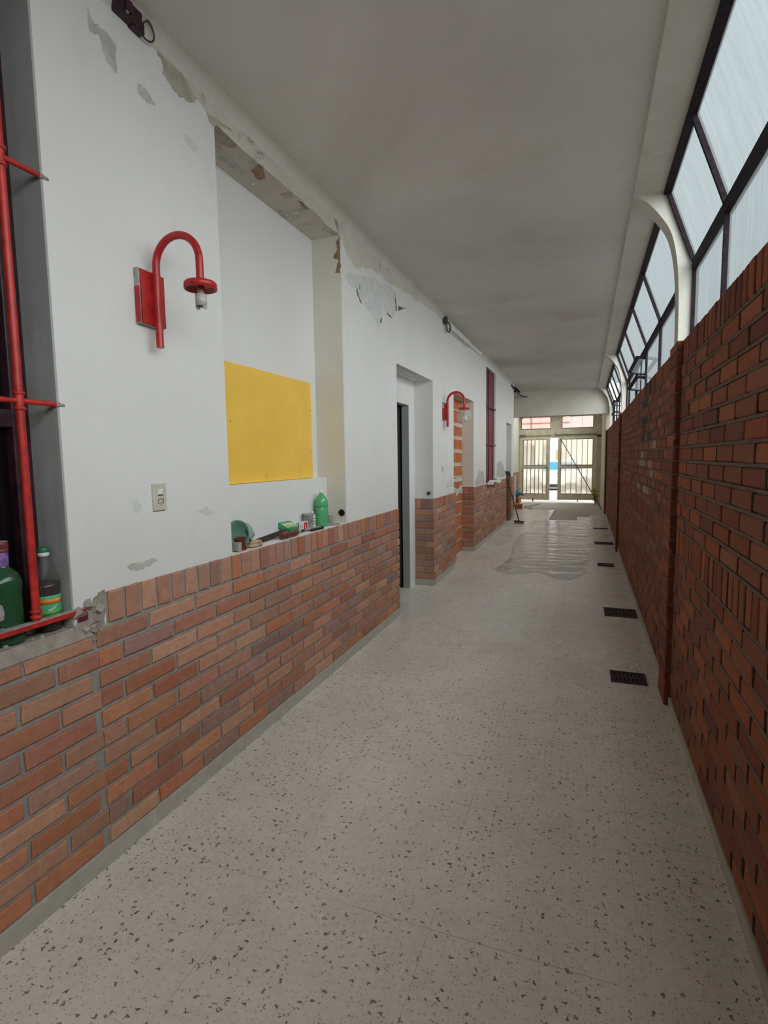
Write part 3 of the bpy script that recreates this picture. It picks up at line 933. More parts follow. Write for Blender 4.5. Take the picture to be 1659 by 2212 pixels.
# --- red gooseneck wall lamps
def make_lamp(loc, label, globe):
    X, Y, Z = loc                                   # wall point at the tube foot
    t = thing('wall_lamp', label, 'lamp', loc, 'red gooseneck lamps on the left wall')
    b = MB(); b.box(X, X+.022, Y-.068, Y+.062, Z+.085, Z+.295); b.build('mounting_block', M['worn'], t, bevel=.002)
    b = MB(); b.box(X+.0225, X+.030, Y-.060, Y+.062, Z+.088, Z+.290)
    b.box(X+.004, X+.028, Y-.0705, Y-.0685, Z+.09, Z+.225)
    b.box(X+.0225, X+.052, Y-.012, Y+.008, Z+.088, Z+.288)
    b.build('mounting_plate', M['red'], t, bevel=.0015)
    for zz in (.265, .118):
        s = MB(); s.lathe([(.006, 0), (.0065, .004), (.004, .007)], (X+.030, Y+.038, Z+zz), (1, 0, 0), 10); s.build('screw', M['wood'], t)
    xt, R_ = X+.050, .104
    zt = Z+.31
    pts = [(xt, Y, Z), (xt, Y, Z+.12), (xt, Y, zt)]+arc(xt+R_, zt, R_, PI, 0, Y)[1:]+[(xt+2*R_, Y, zt-.06), (xt+2*R_, Y, Z+.236)]
    b = MB(); b.tube(pts, .0145, 16); b.build('gooseneck_tube', M['red'], t)
    hx, hz = xt+2*R_, Z+.236
    b = MB(); b.lathe([(.016, .004), (.020, -.004), (.056, -.009), (.061, -.015), (.061, -.036), (.057, -.036), (.055, -.018), (.0, -.014)], (hx, Y, hz), seg=36)
    b.build('lamp_cap', M['red'], t)
    b = MB(); b.lathe([(.0, -.02), (.012, -.02), (.012, -.052), (.0215, -.054), (.0215, -.098), (.018, -.098), (.0175, -.06), (.0, -.06)], (hx, Y, hz), seg=22)
    b.box(hx-.021, hx-.012, Y-.007, Y+.007, hz-.108, hz-.097); b.box(hx+.012, hx+.021, Y-.007, Y+.007, hz-.108, hz-.097)
    b.build('bulb_socket', M['porcelain'], t)
    if globe:
        b = MB()
        pr = [(.054, -.034)]
        for i in range(1, 15):
            a = -.60*PI*.5+PI*(.80)*i/14
            pr.append((.094*math.cos(-(a))*1.0 if i < 14 else 0, -.108-.094*math.sin(a)))
        b.lathe(pr, (hx, Y, hz), seg=32)
        b.build('glass_globe', M['bulb'], t)
        b = MB(); b.lathe([(.014, -.10), (.016, -.112), (.028, -.135), (.030, -.150), (.024, -.168), (.0, -.178)], (hx+.01, Y, hz), seg=20)
        b.build('light_bulb', M['white'], t)
    return t
make_lamp((XL, 1.76, 1.952), 'red gooseneck wall lamp with an empty bulb socket, above the light switch', False)
make_lamp((XL, 6.56, 1.875), 'red gooseneck wall lamp with a clear glass globe, in front of the bricked-up opening', True)

# --- light switch
t = thing('light_switch', 'beige upright switch plate on the white wall below the empty-socket lamp', 'switch', (XL, 1.757, 1.355))
b = MB(); b.box(XL, XL+.011, 1.722, 1.793, 1.300, 1.412); b.build('cover_plate', M['ivory'], t, bevel=.004)
b = MB(); b.box(XL+.009, XL+.0135, 1.744, 1.772, 1.366, 1.388); b.build('rocker', M['white'], t, bevel=.002)
b = MB(); b.box(XL+.009, XL+.0118, 1.743, 1.774, 1.361, 1.3645); b.box(XL+.009, XL+.0118, 1.744, 1.746, 1.331, 1.347); b.box(XL+.009, XL+.0118, 1.771, 1.774, 1.331, 1.347)
b.box(XL+.009, XL+.0118, 1.744, 1.774, 1.346, 1.348); b.box(XL+.009, XL+.0118, 1.744, 1.774, 1.329, 1.331); b.box(XL+.009, XL+.0118, 1.757, 1.760, 1.320, 1.325)
b.build('socket_slots', M['grey_dark'], t)

# --- yellow board standing on the niche ledge
t = thing('yellow_board', 'plain yellow painted board on the back wall of the niche', 'board', (-1.86, 2.9, 1.366))
b = MB(); b.box(-1.874, -1.864, 2.31, 3.52, 1.368, 2.046); b.build('panel', M['yellow'], t, bevel=.001)
for yy, zz in ((3.505, 1.85), (3.507, 1.56), (2.36, 1.8), (2.56, 1.72), (2.9, 1.40)):
    b = MB(); b.lathe([(.004, 0), (.003, .002), (0, .0025)], (-1.864, yy, zz), (1, 0, 0), 8); b.build('nail', M['grey_dark'], t)

# --- junction box with a cable loop at the top left, its far twin with a cable trunking
def cable(pts, r=.004, seg=8):
    ps = [Vector(p) for p in pts]
    out = []
    n = len(ps)
    for i in range(n-1):
        p0, p1, p2, p3 = ps[max(i-1, 0)], ps[i], ps[i+1], ps[min(i+2, n-1)]
        for k in range(8):
            s = k/8
            out.append(.5*((2*p1)+(p2-p0)*s+(2*p0-5*p1+4*p2-p3)*s*s+(3*p1-p0-3*p2+p3)*s**3))
    out.append(ps[-1])
    return MB().tube(out, r, seg)
t = thing('junction_box', 'dark maroon junction box with a loose cable loop high on the near left wall', 'junction box', (XL, 1.73, 3.16))
b = MB(); b.box(XL, XL+.035, 1.660, 1.775, 3.135, 3.195); b.box(XL, XL+.03, 1.735, 1.79, 3.128, 3.17); b.box(XL+.002, XL+.045, 1.69, 1.72, 3.15, 3.19); b.build('box', M['maroon_dark'], t, bevel=.003)
b = MB(); b.lathe([(.009, 0), (.006, .004), (0, .004)], (XL+.035, 1.70, 3.15), (1, 0, 0), 8); b.build('wire_end', M['worn'], t); b = MB(); b.lathe([(.006, 0), (.005, .004), (0, .004)], (XL+.03, 1.75, 3.14), (1, 0, 0), 8); b.build('wire_end', M['worn'], t)
cable([(XL+.03, 1.78, 3.165), (XL+.035, 1.805, 3.19), (XL+.03, 1.835, 3.175), (XL+.025, 1.842, 3.150), (XL+.022, 1.825, 3.132), (XL+.02, 1.80, 3.128), (XL+.02, 1.775, 3.135)], .0035).build('cable_loop', M['grey_dark'], t)
t = thing('junction_box', 'small dark junction box at the head of the white cable trunking under the ceiling', 'junction box', (XL, 6.56, 3.14))
b = MB(); b.box(XL, XL+.05, 6.52, 6.60, 3.11, 3.185); b.build('box', M['grey_dark'], t, bevel=.003)
cable([(XL+.04, 6.6, 3.15), (XL+.06, 6.66, 3.11), (XL+.05, 6.70, 3.06), (XL+.04, 6.66, 3.03), (XL+.03, 6.6, 3.06), (XL+.03, 6.58, 3.12)], .008).build('cable_loop', M['grey_dark'], t)
t = thing('cable_trunking', 'white sagging cable trunking along the top of the left wall', 'cable trunking', (XL, 7.6, 3.15))
b = MB(); b.bar((XL+.025, 6.76, 3.118), (XL+.025, 7.95, 3.128), .04, .085); b.bar((XL+.02, 7.97, 3.138), (XL+.02, 9.0, 3.165), .03, .05); b.build('channel', M['white'], t)
b = MB(); b.bar((XL+.045, 6.68, 3.080), (XL+.045, 7.95, 3.090), .004, .008); b.build('lid_edge', M['grey_dark'], t)
b = cable([(XL+.01, 12.9, 3.14), (XL+.05, 13.5, 3.08), (-1.58, 14.4, 3.05), (-1.50, 14.9, 3.07), (-1.42, 14.95, 3.10), (-1.38, 14.96, 3.13)], .016)
tag(b.build('loose_cable', M['black'], origin=(-1.6, 14, 3.08)), 'black loose cable hanging in the far upper left corner', 'cable')

# --- pipe hole in the niche side, cap in the recess side
t = thing('pipe_hole', 'dark round pipe end in the side of the niche by the brick shelf', 'pipe hole', (-1.685, 3.615, 1.105))
b = MB(); b.lathe([(.026, 0), (.026, .004), (.021, .005), (.021, .001), (0, .001)], (-1.685, 3.615, 1.105), (0, -1, 0), 22); b.build('rim', M['wood_red'], t)
b = MB(); b.lathe([(.0205, .001), (0, .0018)], (-1.685, 3.615, 1.105), (0, -1, 0), 22); b.build('bore', M['pit'], t)
t = thing('round_cap', 'dark green round cap low in the side of the door recess', 'pipe cap', (-1.705, 6.06, 1.09))
b = MB(); b.lathe([(.022, 0), (.022, .006), (.016, .010), (0, .011)], (-1.705, 6.06, 1.09), (0, -1, 0), 18); b.build('cap', simple('dark_green_cap', (.03, .06, .04)), t)

# --- red pipe grille in front of the near left window
gx = -1.655
t = thing('window_grille', 'red pipe grille across the near left window', 'grille', (gx, .7, .994))
for yy in (1.203, .92, .64, .36):
    b = MB(); b.tube([(gx, yy, .994), (gx, yy, 3.05)], .0125, 16); ub = b.build('upright_pipe', M['pipe_red'], t)
    for zz in (1.003, 1.695, 2.415):
        for s in ((.0, .012, 0) if False else (-.024, .024) if zz > 1.01 else (.004, .022)):
            c_ = MB(); c_.lathe([(.0126, -.006), (.017, -.004), (.018, 0), (.017, .004), (.0126, .006)], (gx, yy, zz+s), seg=18); c_.build('collar', M['pipe_red'], ub)
for zz in (1.695, 2.415):
    b = MB(); b.tube([(gx, .06, zz), (gx, 1.30, zz), (gx+.001, 1.335, zz)], .0085, 12); b.build('crossbar', M['pipe_red'], t)
    b = MB(); b.tube([(gx, 1.325, zz), (gx+.004, 1.355, zz-.002)], [.010, .005], 10); b.build('bar_end', M['worn'], t)
b = MB(); b.box(gx-.012, gx+.014, .06, 1.375, .974, .990); b.build('bottom_rail', M['pipe_red'], t, bevel=.001)
b = MB(); b.box(gx-.012, gx+.0145, .06, 1.375, .9905, .9935); b.build('rail_top', M['worn'], t)
b = MB(); b.box(gx-.02, gx+.012, 1.345, 1.385, .945, .974); b.build('fixing_lug', M['maroon'], t, bevel=.004)

# --- far maroon shutter with crossbars
t = thing('window_shutter', 'tall maroon shutter with two crossbars in the far left wall window', 'shutter', (-1.70, 10.1, .99))
b = MB(); b.box(-1.735, -1.685, 9.605, 10.625, .995, 3.065); b.build('panel', M['maroon'], t)
b = MB()
for yy in (9.62, 10.60): b.box(-1.6849, -1.680, yy-.018, yy+.018, 1.0, 3.06)
for zz in (1.02, 3.04): b.box(-1.6849, -1.680, 9.605, 10.625, zz-.02, zz+.02)
b.build('frame', M['maroon'], t)
for zz in (1.72, 2.40):
    b = MB(); b.tube([(-1.658, 9.55, zz), (-1.655, 10.68, zz)], .014, 10); b.build('crossbar', M['maroon'], t)
for yy in (9.95,):
    b = MB(); b.tube([(-1.662, yy, .96), (-1.662, yy, 3.06)], .010, 10); b.build('upright_pipe', M['maroon'], t)
random.seed(31)
b = MB(); b.prism(ragged([(-1.645, 9.62), (-1.53, 9.66), (-1.52, 10.3), (-1.56, 10.66), (-1.645, 10.66)], .03), lambda u, v, d: (u, v, d+.025*math.sin(v*9)), 1.03, 1.06)
tag(b.build('plastic_scrap', M['white'], origin=(-1.64, 10.1, .96)), 'crumpled white scrap on the sill under the maroon shutter', 'scrap')

# --- bottles on the near sill
def glassy(name, col, rough=.08, mixv=.35, tint=None):
    mt, t_, out = new_mat(name)
    pb = N(t_, 'ShaderNodeBsdfPrincipled'); pb.inputs['Base Color'].default_value = (*col, 1)
    pb.inputs['Roughness'].default_value = rough; pb.inputs['Specular IOR Level'].default_value = .7
    tp = N(t_, 'ShaderNodeBsdfTransparent'); tp.inputs['Color'].default_value = (*(tint or [min(1, c*1.3+.05) for c in col]), 1)
    ms = N(t_, 'ShaderNodeMixShader'); ms.inputs[0].default_value = mixv
    t_.links.new(pb.outputs[0], ms.inputs[1]); t_.links.new(tp.outputs[0], ms.inputs[2]); t_.links.new(ms.outputs[0], out.inputs['Surface'])
    return mt
M['green_glass'] = glassy('green_bottle_glass', (.035, .12, .055), .08, .35)
M['green_pet'] = glassy('green_pet', (.16, .58, .27), .12, .35)
M['pet_clear'] = glassy('clear_pet', (.34, .33, .32), .06, .88, (.90, .89, .87))
M['cola'] = simple('brown_soda', (.028, .007, .010), .15, var=.1)
M['gin'] = simple('green_liquid', (.012, .045, .016), .2, var=.2)
M['jade'] = glassy('jade_glass', (.40, .60, .53), .35, .35)
bx, by, bz = -1.716, 1.288, .93
t = thing('soda_bottle', 'half-full brown soda bottle with a green cap on the near window sill', 'bottle', (bx, by, bz))
K = .80
def k_(q): return [(r_*K, z_) for r_, z_ in q]
pr = [(.030, .0), (.047, .004), (.053, .018), (.052, .045), (.0525, .06), (.0525, .135), (.054, .150), (.0535, .168), (.047, .195), (.034, .228), (.022, .254), (.0185, .262), (.0185, .272)]
b = MB(); b.lathe(k_(pr), (bx, by, bz), seg=32); b.build('plastic_body', M['pet_clear'], t)
b = MB(); b.lathe(k_([(.028, .002), (.045, .006), (.0515, .018), (.0505, .045), (.051, .135), (.0525, .150), (.052, .170), (.0, .171)]), (bx, by, bz), seg=32); b.build('soda', M['cola'], t)
b = MB(); b.lathe(k_([(.0536, .058), (.0538, .062), (.0538, .122), (.0536, .126)]), (bx, by, bz), seg=36); lb = b.build('label', simple('green_label', (.10, .50, .26), .4, var=.12), t)
b = MB(); b.lathe(k_([(.0543, .098), (.0543, .116)]), (bx, by, bz), seg=36); b.build('label_band', simple('orange_band', (.80, .25, .03), .4, var=.2, vscale=12), lb)
b = MB(); b.lathe(k_([(.0543, .060), (.0543, .076)]), (bx, by, bz), seg=36); b.build('label_stripe', simple('lime_stripe', (.10, .42, .06), .4, var=.2), lb)
ln = MB()
mpc = lambda u, v, d: (bx+(.0437+d)*math.cos(u), by+(.0437+d)*math.sin(u), bz+v)
for u0, v0, u1, v1 in ((-.2, .083, .10, .096), (-.35, .080, -.1, .086), (.0, .108, .22, .114), (-.62, .077, -.3, .081)):
    ln.prism([(u0, v0), (u1, v1-.003), (u1+.04, v1), (u0+.05, v0+.004)], mpc, 0, .0004)
ln.build('label_lettering', M['white'], lb)
b = MB(); b.lathe([(.0165, .258), (.0175, .259), (.0175, .270), (.0165, .271)], (bx, by, bz), seg=24); b.build('neck_ring', M['white'], t)
b = MB(); b.lathe([(.0178, .271), (.0180, .273), (.0180, .285), (.0165, .287), (0, .287)], (bx, by, bz), seg=24); b.build('cap', simple('green_cap', (.02, .19, .09), .4), t)
bx, by = -1.716, 1.148
t = thing('glass_bottle', 'green glass bottle with a wine-red foil neck on the near window sill', 'bottle', (bx, by, bz))
b = MB(); b.lathe([(.038, 0), (.047, .004), (.051, .015), (.047, .045), (.0475, .15), (.051, .185), (.050, .202), (.040, .226), (.022, .243), (.0175, .252), (.017, .265)], (bx, by, bz), seg=32); b.build('glass_body', M['green_glass'], t)
b = MB(); b.lathe([(.038, .006), (.047, .010), (.0435, .045), (.044, .15), (.0475, .180), (0, .181)], (bx, by, bz), seg=32); b.build('liquid', M['gin'], t)
b = MB(); b.lathe([(.0188, .252), (.0190, .253), (.0192, .292), (.0188, .293)], (bx, by, bz), seg=28); b.build('neck_label', simple('violet_neck_label', (.26, .13, .26), .45, var=.4, vscale=55, dark=(.06, .05, .38)), t)
b = MB(); b.lathe([(.0188, .293), (.021, .295), (.0205, .303), (.019, .305), (.0215, .308), (.0215, .325), (.020, .328), (0, .328)], (bx, by, bz), seg=28); b.build('foil_cap', simple('wine_foil', (.20, .035, .045), .4), t)
b = MB(); b.lathe([(.0205, .3282), (.018, .3292), (0, .3292)], (bx, by, bz), seg=28); b.build('cap_top', simple('pink_cap_top', (.50, .30, .28), .5), t)
b = MB()
mpc = lambda u, v, d: (bx+(.0482+d)*math.cos(u), by+(.0482+d)*math.sin(u), bz+v)
b.prism([(-.92, .085), (-.70, .090), (-.66, .11), (-.72, .132), (-.92, .14), (-1.15, .11)], mpc, 0, .0005)
b.prism([(-.95, .03), (-.70, .032), (-.70, .062), (-.95, .062)], mpc, 0, .0005)
b.build('paper_label', M['worn'], t)

# --- things left on the niche shelf
Z0 = 1.03
t = thing('glass_lampshade', 'pale jade glass lampshade lying at the left end of the niche shelf', 'lampshade', (-1.73, 2.45, Z0))
pr = [(.030, -.02), (.034, .0), (.060, .030), (.090, .060), (.105, .085), (.104, .105), (.118, .145), (.121, .150), (.112, .146), (.099, .106), (.099, .086), (.085, .063), (.055, .034), (.030, .004)]
axs = Vector((.06, -.90, .16)).normalized()
b = MB(); b.lathe([(r_*.60, z_*.90) for r_, z_ in pr], (-1.732, 2.515, Z0+.062), axs, 36); b.build('glass_bell', M['jade'], t)
b = MB(); b.bar((-1.664, 2.375, Z0+.112), (-1.662, 2.415, Z0+.040), .006, .006); b.build('dark_strip', M['grey_dark'], t)
t = thing('wood_block_tool', 'dark red wooden tool handle standing on the shelf below the jade lampshade', 'tool', (-1.685, 2.36, Z0))
b = MB(); b.prism([(-.05, 0), (.035, 0), (.03, .03), (.02, .045), (.03, .07), (-.02, .078), (-.055, .07), (-.03, .045)], lambda u, v, d: (-1.685+d, 2.36+u, Z0+v), -.014, .014); b.build('handle', M['wood_red'], t, bevel=.004)
b = MB(); b.box(-1.706, -1.664, 2.312, 2.338, Z0, Z0+.05); b.build('ferrule', M['worn'], t, bevel=.003)
b = MB()
pts = [(-1.685+.026*math.cos(a), 2.49+.05*math.sin(a), Z0+.012) for a in [2*PI*i/24 for i in range(25)]]
b.tube(pts, .0085, 10, False)
pts = [(-1.685+.020*math.cos(a), 2.488+.040*math.sin(a), Z0+.026) for a in [2*PI*i/24 for i in range(25)]]
b.tube(pts, .008, 10, False)
tag(b.build('masking_tape_roll', M['wood_pale'], origin=(-1.69, 2.475, Z0)), 'pale brown ring lying on the shelf beside the dark red handle', 'ring')
t = thing('hand_saw', 'long dark hand tool lying in the middle of the niche shelf', 'tool', (-1.73, 2.85, Z0))
b = MB(); b.bar((-1.738, 2.58, Z0+.012), (-1.762, 3.03, Z0+.030), .050, .012); b.build('blade', M['rust'], t, bevel=.002)
b = MB(); b.bar((-1.736, 2.58, Z0+.022), (-1.760, 3.03, Z0+.040), .010, .010); b.build('spine', M['grey_dark'], t)
b = MB(); b.bar((-1.730, 2.98, Z0+.012), (-1.700, 3.07, Z0+.014), .016, .016); b.build('tang', M['black'], t, bevel=.003)
t = thing('wooden_handle', 'reddish brown tool handle in front of the dark hand tool on the shelf', 'tool', (-1.69, 2.85, Z0))
b = MB(); b.tube([(-1.672, 2.74, Z0+.020), (-1.672, 2.80, Z0+.023), (-1.672, 2.86, Z0+.019), (-1.675, 2.92, Z0+.022)], [.018, .022, .017, .021], 14); b.build('grip', M['wood_red'], t)
b = MB(); b.tube([(-1.675, 2.918, Z0+.022), (-1.680, 2.98, Z0+.024)], [.013, .009], 10); b.build('metal_end', M['worn'], t)
t = thing('green_packet', 'green and yellow packet leaning on the dark hand tool', 'packet', (-1.80, 3.06, Z0))
def slab(c, L, Wd, H, yaw_, tilt):
    R_ = Matrix.Rotation(yaw_, 3, 'Z') @ Matrix.Rotation(tilt, 3, 'Y')
    return Vector(c), R_ @ Vector((Wd/2, 0, 0)), R_ @ Vector((0, L/2, 0)), R_ @ Vector((0, 0, H/2))
c_, ax, ay, az = slab((-1.762, 2.975, Z0+.050), .115, .080, .028, -.15, .42)
b = MB(); b.obox(c_, ax, ay, az); b.build('carton', simple('green_carton', (.05, .36, .17), .45, var=.2), t)
b = MB(); b.obox(c_+az*1.03, ax*.45, ay*.98, az*.05); b.obox(c_+az*1.05+ax*.72, ax*.1, ay*.98, az*.05); b.build('label_stripe', simple('cream_stripe', (.62, .62, .36), .5), t)
t = thing('white_packet', 'small white packet with a red square behind the green packet', 'packet', (-1.752, 3.135, Z0))
c_, ax, ay, az = slab((-1.752, 3.135, Z0+.031), .110, .022, .060, -.10, .06)
b = MB(); b.obox(c_, ax, ay, az); b.build('carton', M['white'], t)
b = MB(); b.obox(c_+ax*1.02+ay*.45, ax*.04, ay*.38, az*.8); lr = b.build('red_square', simple('red_print', (.55, .02, .04), .5), t)
b = MB(); b.obox(c_+ax*1.07+ay*.36, ax*.03, ay*.05, az*.5); b.obox(c_+ax*1.07+ay*.47-az*.45, ax*.03, ay*.13, az*.08); b.build('letter_mark', M['white'], lr)
b = MB(); b.obox(c_+ax*1.03-ay*.98, ax*.06, ay*.06, az*.9)
for k in (-.62, -.45, -.30): b.obox(c_+ax*1.03+ay*k, ax*.03, ay*.025, az*.45)
b.build('dark_print', M['grey_dark'], t)
t = thing('tool_clutter', 'pale trowel blade lying before the white packet on the shelf', 'trowel', (-1.735, 3.25, Z0))
b = MB(); b.prism(ragged([(-1.725, 3.10), (-1.695, 3.11), (-1.685, 3.24), (-1.70, 3.30), (-1.72, 3.28)], .01, 3), lambda u, v, d: (u, v, d), Z0+.010, Z0+.016); b.build('blade', M['worn'], t)
b = MB(); b.tube([(-1.672, 3.12, Z0+.010), (-1.662, 3.26, Z0+.010)], .009, 10); b.build('handle', M['black'], t)
t = thing('plastic_cup', 'pale grey cup standing at the back of the shelf behind the green bottle', 'cup', (-1.76, 3.24, Z0))
b = MB(); b.lathe([(.028, 0), (.030, .004), (.036, .095), (.0395, .099), (.0395, .106), (.035, .106), (.034, .096), (.027, .006), (0, .005)], (-1.760, 3.240, Z0), seg=28); b.build('cup_wall', M['worn'], t)
t = thing('white_bottle', 'small white printed bottle close behind the green soda bottle', 'bottle', (-1.777, 3.33, Z0))
b = MB(); b.lathe([(.020, 0), (.022, .004), (.022, .070), (.014, .092), (.008, .100), (.008, .112), (0, .113)], (-1.777, 3.330, Z0), seg=22); b.build('bottle_body', M['white'], t)
b = MB()
for zz in (.022, .040, .060):
    b.lathe([(.0224, zz), (.0224, zz+.006)], (-1.777, 3.330, Z0), seg=22)
b.build('label_print', simple('brown_print', (.36, .16, .09), .6, var=.3, vscale=90), t)
px, py = -1.748, 3.415
t = thing('soda_bottle', 'empty green plastic soda bottle standing on the brick shelf of the niche', 'bottle', (px, py, Z0))
pr = [(.030, 0), (.044, .004), (.047, .014), (.044, .028), (.046, .036), (.046, .136), (.0445, .139), (.046, .142), (.0455, .165), (.041, .188), (.031, .208), (.018, .222), (.0125, .228), (.0125, .238)]
b = MB(); b.lathe(pr, (px, py, Z0), seg=32); b.build('plastic_body', M['green_pet'], t)
GPB = simple('green_pet_base', (.03, .26, .11), .2)
for k in range(5):
    a = 2*PI*k/5
    b = MB(); b.lathe([(.0, -.006), (.010, -.003), (.010, .006), (0, .012)], (px+.036*math.cos(a), py+.036*math.sin(a), Z0+.010), seg=10); b.build('base_lobe', GPB, t)
b = MB(); b.lathe([(.0475, .137), (.0475, .141)], (px, py, Z0), seg=32); b.build('seam', simple('seam_green', (.03, .22, .10), .3), t)
b = MB(); b.lathe([(.0145, .236), (.0148, .238), (.0148, .250), (0, .251)], (px, py, Z0), seg=20); b.build('cap', M['white'], t)
b = MB(); b.lathe([(0, .0005), (.055, .0005), (.062, .004), (.060, .006), (.052, .003), (0, .003)], (-1.712, 3.50, Z0), seg=30)
tag(b.build('saucer', M['worn'], origin=(-1.712, 3.50, Z0)), 'pale flat lid lying on the shelf right of the green soda bottle', 'lid')
random.seed(77)
b = MB(); b.prism(ragged([(3.545, 0), (3.612, 0), (3.606, .02), (3.60, .05), (3.585, .058), (3.575, .04), (3.565, .06), (3.552, .055)], .006, 3), lambda u, v, d: (-1.775+d, u, Z0+v), -.03, .02)
tag(b.build('plaster_lump', M['rough_mortar'], origin=(-1.775, 3.58, Z0)), 'broken lump of plaster in the right corner of the niche shelf', 'plaster lump')

# --- floor drains along the right wall
t = thing('floor_drain', 'rusty floor drain grate nearest the viewer along the right wall', 'drain', (.30, 3.865, 0), 'floor drains along the right wall')
def drain(t, w_, d_, x, y):
    b = MB()
    a = .014
    b.box(x-w_/2, x+w_/2, y-d_/2, y-d_/2+a, 0, .005); b.box(x-w_/2, x+w_/2, y+d_/2-a, y+d_/2, 0, .005)
    b.box(x-w_/2, x-w_/2+a, y-d_/2+a, y+d_/2-a, 0, .005); b.box(x+w_/2-a, x+w_/2, y-d_/2+a, y+d_/2-a, 0, .005)
    b.build('frame', M['rust'], t)
    b = MB()
    b.box(x-w_/2+a, x+w_/2-a, y-.013, y+.013, .0012, .0045)
    n = 9
    for i in range(1, n):
        xx = x-w_/2+w_*i/n
        b.bar((xx-.006, y+.012, .003), (xx+.006, y+d_/2-a, .003), .010, .003)
        b.bar((xx+.006, y-.012, .003), (xx-.006, y-d_/2+a, .003), .010, .003)
    b.build('grating', M['rust'], t)
    b = MB(); b.box(x-w_/2+.004, x+w_/2-.004, y-d_/2+.004, y+d_/2-.004, .0002, .0010); b.build('pit', M['pit'], t)
drain(t, .222, .205, .30, 3.865)
for (x, y, w_, d_), lb in zip(((.340, 5.498, .285, .30), (.288, 7.90, .21, .235), (.325, 9.87, .305, .27), (.314, 11.88, .285, .20)),
    ('rusty floor drain grate second nearest along the right wall', 'rusty floor drain grate just before the second pilaster of the right wall',
     'dark floor drain grate beyond the second pilaster of the right wall', 'dark floor drain slot furthest away, near the broken floor edge')):
    c_ = copy_tree(t, (x, y, 0), lb, 'floor drains along the right wall')
    c_.scale = (w_/.222, d_/.205, 1)

# --- broom leaning on the far end of the left wainscot
t = thing('broom', 'dark broom leaning against the far end of the left wainscot', 'broom', (-1.37, 12.32, 0))
p0, p1 = Vector((-1.37, 12.32, .05)), Vector((-1.625, 11.9, 1.19))
b = MB(); b.tube([p0, p1], .014, 10); b.build('handle', M['wood'], t)
b = MB(); b.obox((-1.37, 12.32, .05), (.10, -.07, 0), (.02, .028, 0), (0, 0, .018)); b.build('head', M['wood_red'], t, bevel=.006)
b = MB()
random.seed(4)
for i in range(70):
    s = random.uniform(-1, 1)
    q = Vector((-1.37, 12.32, .035))+Vector((.10, -.07, 0))*s+Vector((.02, .028, 0))*random.uniform(-.8, .8)
    b.bar(q, (q.x+s*.012+random.uniform(-.008, .008), q.y+random.uniform(-.01, .01), .001), .004, .003, (1, 0, 0))
b.build('bristles', M['black'], t)

# --- cable coil on the far brick stub
b = MB()
for k in range(4):
    pts = [(-1.74+(.08-.01*k)*math.cos(a), 12.98+(.10-.012*k)*math.sin(a), 1.06+.026*k+.012*math.sin(3*a+k)) for a in [2*PI*i/20 for i in range(21)]]
    b.tube(pts, .014, 8, False)
tag(b.build('cable_coil', M['black'], origin=(-1.74, 12.98, 1.03)), 'dark coiled cable lying on the brick stub of the far doorway', 'cable')
random.seed(41)
b = MB(); b2 = MB()
b2.box(-1.90, -1.655, 12.86, 13.098, 0, 1.02)
mps = lambda u, v, d: (u, 12.86-d, v)
for k in range(13):
    z0 = .02+k*CH
    if k % 2: brick(b, mps, -1.895, -1.655, z0+.005, z0+CH-.005, .010, PAL_R)
    else: brick(b, mps, -1.895, -1.785, z0+.005, z0+CH-.005, .010, PAL_R); brick(b, mps, -1.77, -1.655, z0+.005, z0+CH-.005, .010, PAL_R)
st = b.build('trim_7', M['brick_dark'], kind='structure')
b2.build('mortar_bed', M['mortar_dark'], st)

# --- wrinkled clear sheet over the far floor
mt, t_, out = new_mat('clear_sheet')
tp = N(t_, 'ShaderNodeBsdfTransparent'); tp.inputs['Color'].default_value = (.99, .99, .985, 1)
gl = N(t_, 'ShaderNodeBsdfGlossy'); gl.inputs['Roughness'].default_value = .15
lw = N(t_, 'ShaderNodeLayerWeight'); lw.inputs['Blend'].default_value = .35
ms = N(t_, 'ShaderNodeMixShader'); t_.links.new(math_(t_, 'MULTIPLY', lw.outputs['Fresnel'], .6), ms.inputs[0])
t_.links.new(tp.outputs[0], ms.inputs[1]); t_.links.new(gl.outputs[0], ms.inputs[2]); t_.links.new(ms.outputs[0], out.inputs['Surface'])
from mathutils import noise as mn
b = MB()
nx, ny = 40, 170
xa, xb, ya, yb = -1.12, .06, 7.2, 13.1
vs, fs = [], []
for j in range(ny+1):
    for i in range(nx+1):
        fx, fy = i/nx, j/ny
        x = xa+(xb-xa)*fx+.22*mn.noise((fy*3.1, 5 if fx > .5 else 0, 3))*abs(2*fx-1)
        y = ya+(yb-ya)*fy+1.6*mn.noise((fx*2.1, 0, 8))*(1-fy)
        h = .55*mn.noise((x*1.1+.4*y, y*3.6, 1.3))+.35*mn.noise((x*2.2+2, y*7, 5.1))+.10*mn.noise((x*8, y*14, 9))
        h = (1-abs(h)*2.2)
        h = max(0, h)**2*.009
        vs.append((x, y, .003+h))
for j in range(ny):
    for i in range(nx):
        k = j*(nx+1)+i
        fs.append((k, k+1, k+nx+2, k+nx+1))
b.add(vs, fs, True)
tag(b.build('plastic_sheet', mt, origin=(-.55, 10, 0)), 'wrinkled clear plastic sheet spread over the far floor tiles', 'plastic sheet')
